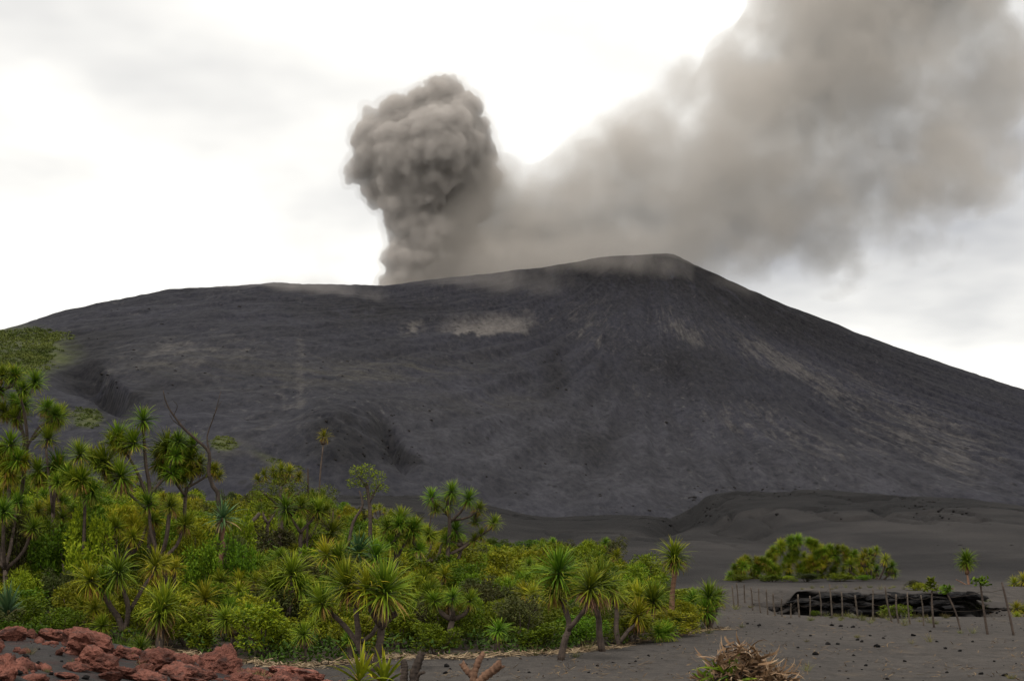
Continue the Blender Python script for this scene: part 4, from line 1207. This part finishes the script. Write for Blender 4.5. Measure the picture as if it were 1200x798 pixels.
def scatter_rocks(name, pts, sizes, mat, label, cat, sub=1, parent=None):
    """many small stones as one mesh"""
    bm = bmesh.new(); bmesh.ops.create_icosphere(bm, subdivisions=sub, radius=0.5)
    base = np.array([v.co[:] for v in bm.verts]); fc = np.array([[v.index for v in f.verts] for f in bm.faces]); bm.free()
    n = len(pts); rg = np.random.default_rng(n)
    jit = 1 + rg.uniform(-.28, .28, (n, len(base)))
    sc = np.stack([np.ones(n), rg.uniform(.6, 1.2, n), rg.uniform(.45, .85, n)], -1)
    a = rg.uniform(0, 6.28, n)
    b = base[None] * jit[..., None] * sc[:, None, :] * np.asarray(sizes)[:, None, None]
    x = b[..., 0] * np.cos(a)[:, None] - b[..., 1] * np.sin(a)[:, None]; y = b[..., 0] * np.sin(a)[:, None] + b[..., 1] * np.cos(a)[:, None]
    V = np.stack([x, y, b[..., 2]], -1) + np.asarray(pts)[:, None, :]
    Fc = (fc[None] + (np.arange(n) * len(base))[:, None, None]).reshape(-1, 3)
    o = obj(name, mesh_np(name, V.reshape(-1, 3), Fc, mat, smooth=False))
    tag(o, label, cat, kind="stuff")
rg = np.random.default_rng(3)
# cinders on the mound
xs = rg.uniform(-12, -1.6, 3000); ys = rg.uniform(19, 30.5, 3000)
keep = fbm(xs / 1.5, ys / 1.5, seed=77, octaves=3) > 0.47
xs, ys = xs[keep], ys[keep]
scatter_rocks("red_cinder_gravel", np.stack([xs, ys, ground_z(xs, ys) + .01], -1), 0.04 + 0.40 * rg.random(len(xs)) ** 4, M_RED, "loose red cinder gravel spread over the dark mound", "gravel")
xs = rg.uniform(-12, 22, 1300); ys = 20 + 50 * rg.random(1300) ** 1.3
keep = (thicket(xs, ys) < -.2) & (fbm(xs / 3, ys / 6, seed=79, octaves=3) > 0.48)
xs, ys = xs[keep], ys[keep]
scatter_rocks("black_cinder_gravel", np.stack([xs, ys, ground_z(xs, ys) + .005], -1), 0.02 + 0.07 * rg.random(len(xs)) ** 2, M_BLK, "fine black cinder gravel strewn over the ash plain", "gravel")
# stones on the mounds and boulders on the cone
def px_cloud(spec, size):
    P, S = [], []
    for (cx, cy, sx, sy, n) in spec:
        for h in ground_hits(cx + rg.normal(size=n) * sx, cy + rg.normal(size=n) * sy, 60.0, 820.0):
            if not h[1] > 92: continue
            P.append(h); S.append(size * h[1] / F_PX * (0.25 + 2.4 * rg.random() ** 5))
    return np.array(P), np.array(S)
P_, S_ = px_cloud([(1080, 590, 20, 5, 130), (1095, 598, 18, 3, 60), (1130, 606, 30, 6, 40), (1000, 590, 60, 10, 50), (900, 585, 40, 8, 40), (820, 606, 12, 8, 50), (745, 603, 26, 6, 80), (775, 612, 12, 4, 40), (835, 592, 12, 9, 50), (880, 572, 40, 1.5, 30), (980, 574, 60, 2, 24), (1070, 640, 70, 12, 14), (1150, 640, 30, 8, 16),
                   (590, 600, 40, 6, 24)], 2.6)
scatter_rocks("mound_boulders", P_ - np.array([0, 0, .12]) * S_[:, None], S_, M_BLK, "black lava blocks scattered over the ash mounds", "rocks")
P_, S_ = px_cloud([(405, 500, 30, 22, 130), (410, 540, 35, 14, 70), (455, 515, 7, 22, 60), (480, 537, 14, 4, 30), (655, 425, 14, 22, 60), (690, 470, 22, 16, 36), (670, 510, 40, 16, 36), (200, 430, 90, 24, 160), (330, 430, 40, 30, 70), (120, 440, 40, 25, 60), (300, 480, 60, 18, 60),
                   (560, 440, 90, 30, 60), (690, 560, 60, 16, 50), (600, 560, 60, 20, 50), (800, 480, 90, 40, 50), (250, 360, 60, 8, 40), (520, 500, 40, 16, 30)], 2.3)
scatter_rocks("slope_boulders", P_ - np.array([0, 0, .1]) * S_[:, None], S_, M_BLK, "black boulders strewn down the slopes of the cone", "rocks")

# ------------------------------------------------------------------ washed out bank behind the fence
def bank():
    N = Nodes("shaded_black_ash_bank")
    c = N.coord("Object")
    lay = N.noise(N.mapping(c, (0.25, 0.25, 5.0)), 2.2, 5, 0.65, 0.3)
    blk = N.noise(c, 2.5, 5, 0.7, 0.4)
    col = N.mix(N.rng(N.math('ADD', N.math('MULTIPLY', lay, .6), N.math('MULTIPLY', blk, .4)), 0.44, 0.62), (0.008, 0.008, 0.009), (0.034, 0.031, 0.029))  # dark ash, with the shade of the undercut recesses put into the black
    top = N.attr("lip")
    col = N.mix(top, col, (0.056, 0.050, 0.046))
    m = N.bsdf(col, 0.95, 0.08, N.bump(N.math('ADD', lay, N.noise(c, 5, 5, .65)), 0.7, 0.08))
    xs = np.arange(12.4, 36.0, 0.085)
    prof = [(1.7, .03, 1), (0.2, .05, 1), (-0.55, .02, 1), (-0.62, -.10, .6), (-0.10, -.17, 0), (0.05, -.36, 0), (0.02, -.50, 0), (-0.50, -.56, .55), (-0.58, -.68, .3), (-0.06, -.76, 0), (0.06, -1.05, 0), (0.0, -1.35, 0), (-.45, -1.62, 0), (-1.1, -1.75, .7), (-2.0, -2.1, 1)]
    V, lip = [], []
    for x in xs:
        e = 74.5 + 1.6 * (float(fbm(np.array(x / 4.0), np.array(2.2), seed=21, octaves=3)) - 0.5) * 2
        zt = float(ground_z(np.array(x), np.array(e + 1.4)))
        wob = float(fbm(np.array(x / 1.7), np.array(5.1), seed=64, octaves=3))
        amp = (0.55 + 0.6 * float(ss(.36, .6, wob))) * float(ss(12.5, 15.5, x) * (1 - 0.8 * ss(20.8, 24.6, x)) * (1 - ss(29, 35, x)))
        ta = float(ss(.50, .66, fbm(np.array(x / 1.1), np.array(8.3), seed=68, octaves=2)))       # slumped ash against the bank
        for j, (dy, dz, lp) in enumerate(prof):
            if j >= 7: dz += 0.62 * ta * (j - 6) / 7 if j < 13 else .45 * ta; dy -= 0.75 * ta * min(1, (j - 6) / 4); lp = max(lp, ta)
            n = float(fbm(np.array(x / 0.42), np.array(j * .55), seed=61, octaves=4, gain=.65)) - .5
            n2 = float(fbm(np.array(x / 2.2), np.array(j * .35), seed=62, octaves=3)) - .5
            V.append((x, e - 0.75 + dy * (0.35 + .65 * amp) + (n * .45 + n2 * (1.6 if j < 4 else .9)) * (j > 0), zt + dz * (0.25 + 0.75 * amp) + (n * .13 + n2 * .22) * (1 < j < 12) - (0.5 * (1 - amp) ** 2 if j > 1 else 0.12 * (1 - amp))))
            lip.append(min(1, max(lp, 1 - amp * 1.8)))
    me = mesh_np("stream_bank", np.array(V), grid_faces(len(xs), len(prof))[:, ::-1], m, smooth=False)
    set_attr(me, "lip", lip)
    bank_o = tag(obj("stream_bank", me), "undercut black bank of the washed out channel behind the fence", "bank", kind="structure")
    blocks = [rock_mesh("ledge_block", m, 3, q, 0.45, 1.0) for q in (31, 32, 33, 34, 35)]
    for me_ in blocks: set_attr(me_, "lip", np.zeros(len(me_.vertices)))
    x = 13.6
    while x < 24.6:
        e = 74.5 + 1.6 * (float(fbm(np.array(x / 4.0), np.array(2.2), seed=21, octaves=3)) - 0.5) * 2
        zt = float(ground_z(np.array(x), np.array(e + 1.4)))
        fade = float(ss(13.0, 15.5, x) * (1 - ss(21.5, 25.0, x)))
        for row, dz in enumerate((-.22, -.62, -1.02)):
            if R.random() < .28 or fade < .25 + .2 * row: continue
            w = R.uniform(.5, 1.5)
            obj("ledge_block", R.choice(blocks), bank_o, (x + R.uniform(-.5, .5), e - 1.25 - .12 * row + R.uniform(-.3, .2), zt + dz * (0.4 + .6 * fade) + R.uniform(-.1, .1)),
                (R.uniform(-.15, .15), R.uniform(-.12, .12), R.uniform(-.4, .4)), (w, R.uniform(.6, 1.0), R.uniform(.24, .5)))
        x += R.uniform(.45, .95)
bank()
bx = rg.uniform(13.0, 27.0, 260); by = 74.5 + 3.2 * (fbm(bx / 4.0, bx * 0 + 2.2, seed=21, octaves=3) - 0.5) - 0.9 - np.abs(rg.normal(0, .9, 260))
scatter_rocks("bank_rubble", np.stack([bx, by, ground_z(bx, by) + .02], -1), 0.06 + 0.40 * rg.random(260) ** 3, M_BLK, "black rubble fallen from the undercut bank", "rubble")

# ------------------------------------------------------------------ fence of rough sticks
POSTS = [(858, 686, 861, 712), (863, 683, 865, 711), (872, 684, 873, 706), (880, 688, 882, 715), (889, 689, 892, 718), (898, 690, 900, 720), (906, 695, 909, 721), (916, 701, 917, 722), (927, 707, 927, 724), (935, 696, 937, 723), (949, 698, 949, 722),
         (960, 692, 962, 722), (972, 684, 975, 724), (986, 693, 987, 725), (1002, 697, 1006, 724), (1023, 690, 1023, 727), (1037, 687, 1046, 728), (1050, 696, 1054, 730), (1063, 694, 1067, 731), (1079, 697, 1082, 733), (1092, 692, 1095, 735), (1109, 694, 1127, 738),
         (1149, 685, 1158, 743), (1174, 682, 1189, 744)]
fence_pts = []
for (xt, yt, xb, yb) in POSTS:
    b = ground_hit(xb, yb); t = at(xt, yt, b[1] + R.uniform(-.15, .15)); fence_pts.append((b, t))
f0 = fence_pts[0][0]
fence = empty("stick_fence", tuple(f0))
tag(fence, "rough stick fence with thin wires along the washed out channel", "fence")
for i, (b, t) in enumerate(fence_pts):
    mid = (b + t) / 2 + np.array([R.uniform(-.05, .05), R.uniform(-.05, .05), 0])
    q = [b - np.array([0, 0, .2]) - f0, mid - f0, t - f0]
    r = R.uniform(.030, .046)
    po = obj("post", tubes_mesh("post", [(q, r, r * .8)], M_WOOD if i < 20 else M_BARK, 7, .12), fence)
for fr in (0.86, 0.5):
    path = []
    for i, (b, t) in enumerate(fence_pts):
        p = b + (t - b) * fr - f0
        if path: path.append((path[-1] + p) / 2 - np.array([0, 0, .04]))
        path.append(p)
    V, Fc = tube(path, [0.007] * len(path), 4)
    obj("wire", mesh_np("wire", np.array(V), np.array(Fc), M_WOOD_D), fence)
# fresh leaves sprouting from some of the posts
for i, n in ((20, 150), (22, 90), (21, 80)):
    B = Blades(); t = fence_pts[i][1]
    for k in range(n):
        q = R.random(); w = 0.30 * (1.2 - q)
        B.add(np.array([R.uniform(-w, w), R.uniform(-w, w), (-0.05 + .5 * q) if n > 100 else R.uniform(-.05, .22)]), R.uniform(0, 6.28), R.uniform(-.2, 1.2), .16, .08, .5, 2, 0, R.uniform(-1, 1))
    o = obj("sprout", B.mesh("sprout", M_SHRUB), fence, tuple(t - f0))

# ------------------------------------------------------------------ low plants near the channel
CH = "low green plants along the washed out channel"
for (px, py, w, h, k, lab) in [(1052, 724, 36, 18, 0, "low spreading shrub in the channel under the black bank"), (955, 722, 13, 9, 5, "small dark shrub at the foot of the fence where the bank begins"),
                               (1138, 720, 44, 20, 4, "olive shrub in the channel behind the leaning posts"), (1080, 697, 26, 14, 2, "light shrub on the lip of the bank beside the sprouting post"),
                               (1115, 700, 16, 10, 5, "dark shrub on the lip of the bank between the sprouting post and the lone screwpine"), (1108, 722, 26, 14, 5, "dark shrub in the channel where the black bank ends"), (1122, 712, 24, 12, 2, "light shrub on the slumped end of the black bank"), (1072, 691, 20, 12, 4, "straw coloured clump on top of the black bank")]:
    h_ = ground_hit(px, py); kk = h_[1] / F_PX
    shrub(h_[0], h_[1], w * kk * 1.2, h * kk * 1.2, k, lab, None)
for i_, (px, py, w, h) in enumerate([(868, 692, 30, 10), (905, 693, 34, 9), (945, 693, 38, 10), (985, 693, 34, 9), (1012, 693, 22, 8), (925, 694, 22, 7)]):
    h_ = at(px, py, 93.0); h_[2] = gz(h_[0], 93.0); kk = 93.0 / F_PX
    shrub(float(h_[0]), 93.0, w * kk, h * kk * 1.3, (5, 0, 4, 1, 5, 2)[i_], ["low dark shrub under the fence corner end of the clump", "low green shrub under the clump beside its fence corner end", "olive shrub under the tallest screwpine of the clump", "green shrub under the clump toward the open screwpine",
          "small dark shrub between the clump and the open screwpine", "light low shrub on the bank side of the clump"][i_], None)
h_ = ground_hit(718, 640); kk = 118 / F_PX
o = shrub(float(at(718, 630, 118)[0]), 118.0, 3.6, 3.2, 4, "brownish twiggy bush showing above the far side of the thicket", None, "twiggy_bush")

# ------------------------------------------------------------------ dead leaf heap, stumps, young plant in the foreground
def heap():
    p = ground_hit(868, 797); p = np.array([p[0], p[1] - 0.6, 0]); p[2] = gz(p[0], p[1])
    root = empty("dead_screwpine_heap", tuple(p))
    B = Blades(); G = Blades()
    for i in range(620):
        a = R.uniform(0, 6.28); q = math.sqrt(R.random())
        x, y = 1.0 * q * math.cos(a), .8 * q * math.sin(a)
        top = 0.82 * (1 - q ** 1.7) * (1 - .25 * x) * (0.8 + .4 * R.random())
        z = max(.02, top * R.random() ** .35)
        green = x < -.25 and R.random() < .35 and z < .45
        (G if green else B).add((x, y, z), R.uniform(0, 6.28), R.uniform(-.7, .9), R.uniform(.25, .65), R.uniform(.035, .075), R.uniform(-1.8, 2.2), 5, 0, R.uniform(-1.4, 1.4), side=R.uniform(-1.5, 1.5))
    obj("dry_leaves", B.mesh("dry_leaves", leaf_mat("bleached_dry_leaf", (0.045, 0.026, 0.016), (0.30, 0.185, 0.10), (0.55, 0.43, 0.30), None, .1, .05)), root); obj("green_leaves", G.mesh("green_leaves", M_PAND), root)
    obj("log", tubes_mesh("log", [([np.array([-.75, .1, .06]), np.array([0, .1, .16]), np.array([.6, 0, .1])], .12, .1)], M_WOOD_D), root)
    tag(root, "heap of curled dry brown leaves from a felled screwpine on the ash", "leaf heap")
heap()
def rough_limb(P, r0, r1, mat):
    path = smooth_path(P, 9); n = len(path)
    V, Fc = tube(path, [r0 + (r1 - r0) * q / (n - 1) for q in range(n)], 14, 0)
    V = np.array(V); ring = np.array([path[min(i // 14, n - 1)] for i in range(n * 14)])
    d = V[:n * 14] - ring
    f = 1 + 0.55 * (fbm(V[:n * 14, 0] * 9, V[:n * 14, 1] * 9, V[:n * 14, 2] * 5 + .3, seed=5, octaves=4, gain=.6) - .5) * 2 * .6
    f = f + 0.10 * np.sin(np.arange(n * 14) // 14 * 1.9)
    V[:n * 14] = ring + d * f[:, None]
    tip = np.arange(n * 14) >= (n - 1) * 14
    dirv = (path[-1] - path[-2]); dirv /= np.linalg.norm(dirv)
    V[:n * 14][tip] += dirv * np.array([R.uniform(-.3, 1.0) * r1 for _ in range(14)])[:, None]
    return mesh_np("limb", V, np.array(Fc), mat)
def log(px_limbs, label, name, mat, d):
    base = at(px_limbs[0][0][0][0], px_limbs[0][0][0][1], d); base[2] = gz(base[0], base[1])
    k = d / F_PX
    root = empty(name, tuple(base))
    for i, (pts, r0, r1, dy) in enumerate(px_limbs):
        P = []
        for j, (a, b) in enumerate(pts):
            q = at(a, b, d); q[1] += dy * j / (len(pts) - 1); P.append(q - base)
        obj("limb", rough_limb(P, r0 * k, r1 * k, mat), root)
    tag(root, label, "log")
log([([(554, 806), (556, 796), (548, 787), (541, 778)], 5.0, 3.4, .2), ([(554, 804), (556, 788), (561, 774), (566, 766)], 4.6, 3.0, .1), ([(554, 806), (563, 797), (574, 787), (586, 778)], 4.6, 5.0, -.2)],
    "forked fallen log with a frayed broken end lying on the ash", "fallen_log", M_BARK_R, 30.8)
log([([(487, 812), (485, 796), (488, 780), (494, 766)], 6.5, 4.2, .1), ([(474, 812), (473, 796), (474, 784), (473, 776)], 5.0, 3.8, .1), ([(487, 800), (491, 790), (497, 787)], 2.6, 1.5, -.1)],
    "dark upright broken stump of two stems beside the big screwpine", "broken_stump", M_WOOD_D, 30.6)
yp = ground_hit(424, 797); 
root = empty("young_sword_plant", (yp[0], yp[1] - .5, gz(yp[0], yp[1] - .5)))
ROS_U = rosette_mesh("leaf_rosette", M_PAND_Y, 30, 1.2, 5, 0.10)
obj("leaf_rosette", ROS_U, root, (0, 0, .05), (0.1, .1, 1.0), .85); obj("leaf_rosette", ROS_U, root, (.55, .1, 0), (0.3, .5, 2.2), .7)
tag(root, "young yellow green plant with broad blades in front of the big screwpine", "plant")

# ------------------------------------------------------------------ loose stones and grass tufts on the ash
STONES = [(523, 781, 6), (522, 789, 5), (545, 779, 5), (610, 772, 3), (955, 767, 6), (970, 755, 5), (1005, 750, 4), (1010, 752, 4), (1020, 745, 3), (1028, 758, 6), (982, 755, 4), (885, 765, 4), (848, 758, 4), (1035, 748, 3), (975, 733, 4), (985, 734, 4), (1000, 735, 4),
          (1125, 763, 4), (1150, 790, 5), (1165, 775, 3), (1060, 775, 4), (1090, 740, 3), (1098, 752, 3), (1108, 760, 4), (1140, 752, 3), (905, 775, 3), (890, 733, 4), (876, 731, 3), (925, 731, 3), (1178, 792, 6), (1015, 780, 4), (950, 745, 3), (1070, 745, 5),
          (1040, 796, 4), (1000, 768, 3), (620, 788, 3), (700, 780, 3), (745, 775, 3), (760, 768, 2.5), (690, 788, 3), (1110, 788, 3), (935, 759, 3), (30, 770, 7), (45, 778, 6), (20, 790, 9), (60, 790, 5), (100, 795, 7), (300, 775, 3)]
for (a, b, s) in STONES:
    h_ = ground_hit(a, b); w = s * h_[1] / F_PX * 1.15
    o = obj("cinder_stone", R.choice(BLK), None, (h_[0], h_[1], h_[2] + w * .15), (0, 0, R.uniform(0, 6.28)), (w * 1.2, w, w))
    tag(o, ("pebble sized" if s < 3.5 else "fist sized" if s < 5.5 else "head sized") + " black cinder stone " + ("on the red rock mound" if a < 330 else "beside the fallen log" if a < 640 else "near the forked screwpine" if a < 800 else "between dead leaf heap and fence" if a < 1040 else "on the open ash before the leaning posts"), "stone", "black stones on the ash")
def tuft_mesh(n, h):
    B = Blades()
    for i in range(n):
        a = R.uniform(0, 6.28); q = R.random() * .5
        B.add((q * math.cos(a) * .6, q * math.sin(a) * .6, 0), a + R.uniform(-.6, .6), R.uniform(.6, 1.5), h * R.uniform(.5, 1.2), .022, R.uniform(.2, 1.2), 3, 0, R.uniform(-1, 1))
    return B.mesh("grass_tuft", M_GRASS)
TUFT = [tuft_mesh(60, .8), tuft_mesh(40, 1.0), tuft_mesh(80, .55)]
TUFTS = [(628, 768, 16), (950, 727, 12), (880, 712, 10), (1005, 747, 10), (1090, 752, 14), (1068, 754, 8), (945, 752, 8), (905, 781, 14), (945, 786, 12), (85, 778, 12), (36, 766, 14), (30, 787, 10), (80, 748, 18), (150, 770, 12), (165, 783, 14), (120, 745, 14),
         (290, 797, 26), (305, 799, 22), (1010, 727, 12), (985, 727, 10), (1060, 733, 10), (675, 770, 14), (690, 762, 16), (862, 714, 12), (1185, 795, 14), (55, 787, 12), (1125, 742, 10), (870, 735, 9), (830, 742, 12), (1090, 730, 12), (1020, 730, 10), (1140, 742, 10)] + [(968 + 6.1 * k, 722.5 + 0.055 * 6.1 * k * (k % 3 == 0) + 1.5 * (k % 2), 8 + (k * 7) % 6) for k in range(24)] + [(940 + 9.7 * k + (k * 37) % 7, 690.5 - (k % 3), 7 + (k * 5) % 5) for k in range(19)]
for (a, b, s) in TUFTS:
    h_ = ground_hit(a, min(b, 797)); w = s * h_[1] / F_PX
    o = obj("grass_tuft", R.choice(TUFT), None, (h_[0], h_[1], h_[2] - .01), (0, 0, R.uniform(0, 6.28)), w * R.uniform(.8, 1.1))
    wh = "on the lip of the black bank" if h_[1] > 73 and a > 930 else "along the foot of the stick fence" if h_[1] > 52 and a > 850 else "among the red rocks of the mound" if a < 330 else "beside the dead leaf heap" if 890 < a < 960 else "at the thicket edge" if a < 840 else "on the open ash before the fence"
    tag(o, ("small" if s < 11 else "bushy") + " straw coloured grass tuft " + wh, "grass tuft", "dry grass tufts on the ash")

# straw and twigs blown over the ash
B = Blades()
px = rg.uniform(430, 1240, 5000); py = 700 + 98 * rg.random(5000) ** 0.8
ok = fbm(px / 26, py / 7, seed=101, octaves=3) > 0.53
H_ = ground_hits(px[ok], py[ok], 15.0, 109.0); H_ = H_[~np.isnan(H_[:, 0])]; H_ = H_[thicket(H_[:, 0], H_[:, 1]) < 0]
for h in H_:
    B.add(h + np.array([0, 0, .01]), R.uniform(0, 6.28), R.uniform(-.05, .5), R.uniform(.06, .26), R.uniform(.012, .03), R.uniform(-.3, .6), 3, 0, R.uniform(-.5, .5), side=R.uniform(-1, 1), rnd=R.random())
o = obj("straw_debris", B.mesh("straw_debris", M_DEAD)); tag(o, "dry straw and twigs blown across the ash plain", "debris", kind="stuff")

# ------------------------------------------------------------------ litter, undergrowth, weeds
B = Blades()
px = rg.uniform(150, 850, 5200); yy = np.interp(px, FRONT_PX, FRONT_Y) + rg.normal(0.1, .38, 5200) + 0.3 * np.sin(px / 23)
ok = rg.random(5200) < 0.2 + 0.8 * vnoise(px / 30, px * 0 + .5, seed=4)
px, yy = px[ok][:2800], yy[ok][:2800]; xx = (px - CX) / F_PX * yy; zz = ground_z(xx, yy)
for x, y, z in zip(xx, yy, zz):
    B.add((x, y, z + R.uniform(.0, .05)), R.uniform(0, 6.28), R.uniform(-.1, .3), R.uniform(.15, .5), R.uniform(.025, .055), R.uniform(-.3, .6), 3, 0, R.uniform(-.5, .5), side=R.uniform(-1, 1))
o = obj("leaf_litter", B.mesh("leaf_litter", leaf_mat("straw_litter", (0.12, 0.08, 0.045), (0.36, 0.27, 0.16), (0.50, 0.40, 0.26), None, .1, .1)))
tag(o, "pale strip of dry leaf litter along the thicket edge", "leaf litter", kind="stuff")
B = Blades(); rr_ = np.random.default_rng(9)
px = rr_.uniform(-80, 850, 30000); yy = 36 + 24 * rr_.random(30000) ** 1.4; xx = (px - CX) / F_PX * yy
ok = (thicket(xx, yy) > 0.15) & (fbm(xx / 1.3, yy / 1.3, seed=91, octaves=2) > 0.36)
xx, yy = xx[ok][:15000], yy[ok][:15000]; zz = ground_z(xx, yy)
for x, y, z in zip(xx, yy, zz):
    B.add((x, y, z + R.random() ** 1.5 * .55), R.uniform(0, 6.28), R.uniform(-.2, 1.2), R.uniform(.09, .2), R.uniform(.05, .09), R.uniform(0, .8), 2, 0, R.uniform(-1, 1))
o = obj("undergrowth", B.mesh("undergrowth", M_UNDER)); tag(o, "low leafy undergrowth between the shrubs of the thicket", "undergrowth", kind="stuff")
B = Blades()
px = rg.uniform(-60, 175, 2600); yy = rg.uniform(33.5, 38.5, 2600); xx = (px - CX) / F_PX * yy; zz = ground_z(xx, yy)
for x, y, z in zip(xx, yy, zz):
    B.add((x, y, z), R.uniform(0, 6.28), R.uniform(.9, 1.5), R.uniform(.3, .95), R.uniform(.02, .045), R.uniform(.1, 1.0), 3, 0, R.uniform(-1, 1), rnd=R.random() * .8)
o = obj("tall_weeds", B.mesh("tall_weeds", M_UNDER)); tag(o, "tall green weeds growing behind the red cinder mound", "weeds", kind="stuff")

# ------------------------------------------------------------------ far scrub on the left flank of the cone
B = Blades()
def scrub(cx, cy, sx, sy, n, size, edge=1.0):
    a = rg.uniform(0, 6.28, n); r = np.sqrt(rg.random(n)) * (0.75 + 0.5 * vnoise(a * 2.0, a * 0 + cx, seed=int(abs(cx))))
    for h in ground_hits(cx + sx * r * np.cos(a), cy + sy * r * np.sin(a), 120, 800):
        if np.isnan(h[0]): continue
        t = float(fbm(np.array(h[0] / 14), np.array(h[1] / 14), seed=66, octaves=3)) * 1.6 - .35
        if t < 0.12: continue
        s = size * h[1] / F_PX * rg.uniform(.6, 1.4)
        for k in range(12):
            v = rg.normal(size=3); v /= np.linalg.norm(v); v[2] = abs(v[2])
            B.add(h + v * s * np.array([1, 1, .6]) * rg.uniform(.5, 1), rg.uniform(0, 6.28), rg.uniform(.2, 1.4), s * .7, s * .5, .3, 2, 0, rg.uniform(-.9, .9), rnd=min(1, max(0, t + rg.normal() * .15)))
scrub(18, 412, 60, 24, 1500, 2.4); scrub(-50, 425, 60, 40, 500, 3.0); scrub(20, 432, 44, 12, 200, 2.2); scrub(102, 490, 18, 13, 160, 2.2); scrub(262, 520, 16, 9, 110, 2.0); scrub(30, 394, 60, 7, 300, 2.2)
scrub(320, 540, 10, 3, 20, 1.8); scrub(345, 549, 12, 2.5, 20, 1.8)
o = obj("hillside_scrub", B.mesh("hillside_scrub", leaf_mat("far_scrub_leaf", (0.030, 0.052, 0.012), (0.15, 0.17, 0.035), (0.15, 0.16, 0.04), None, .2, .1)))
tag(o, "green scrub covering the left flank of the cone", "scrub", kind="stuff")
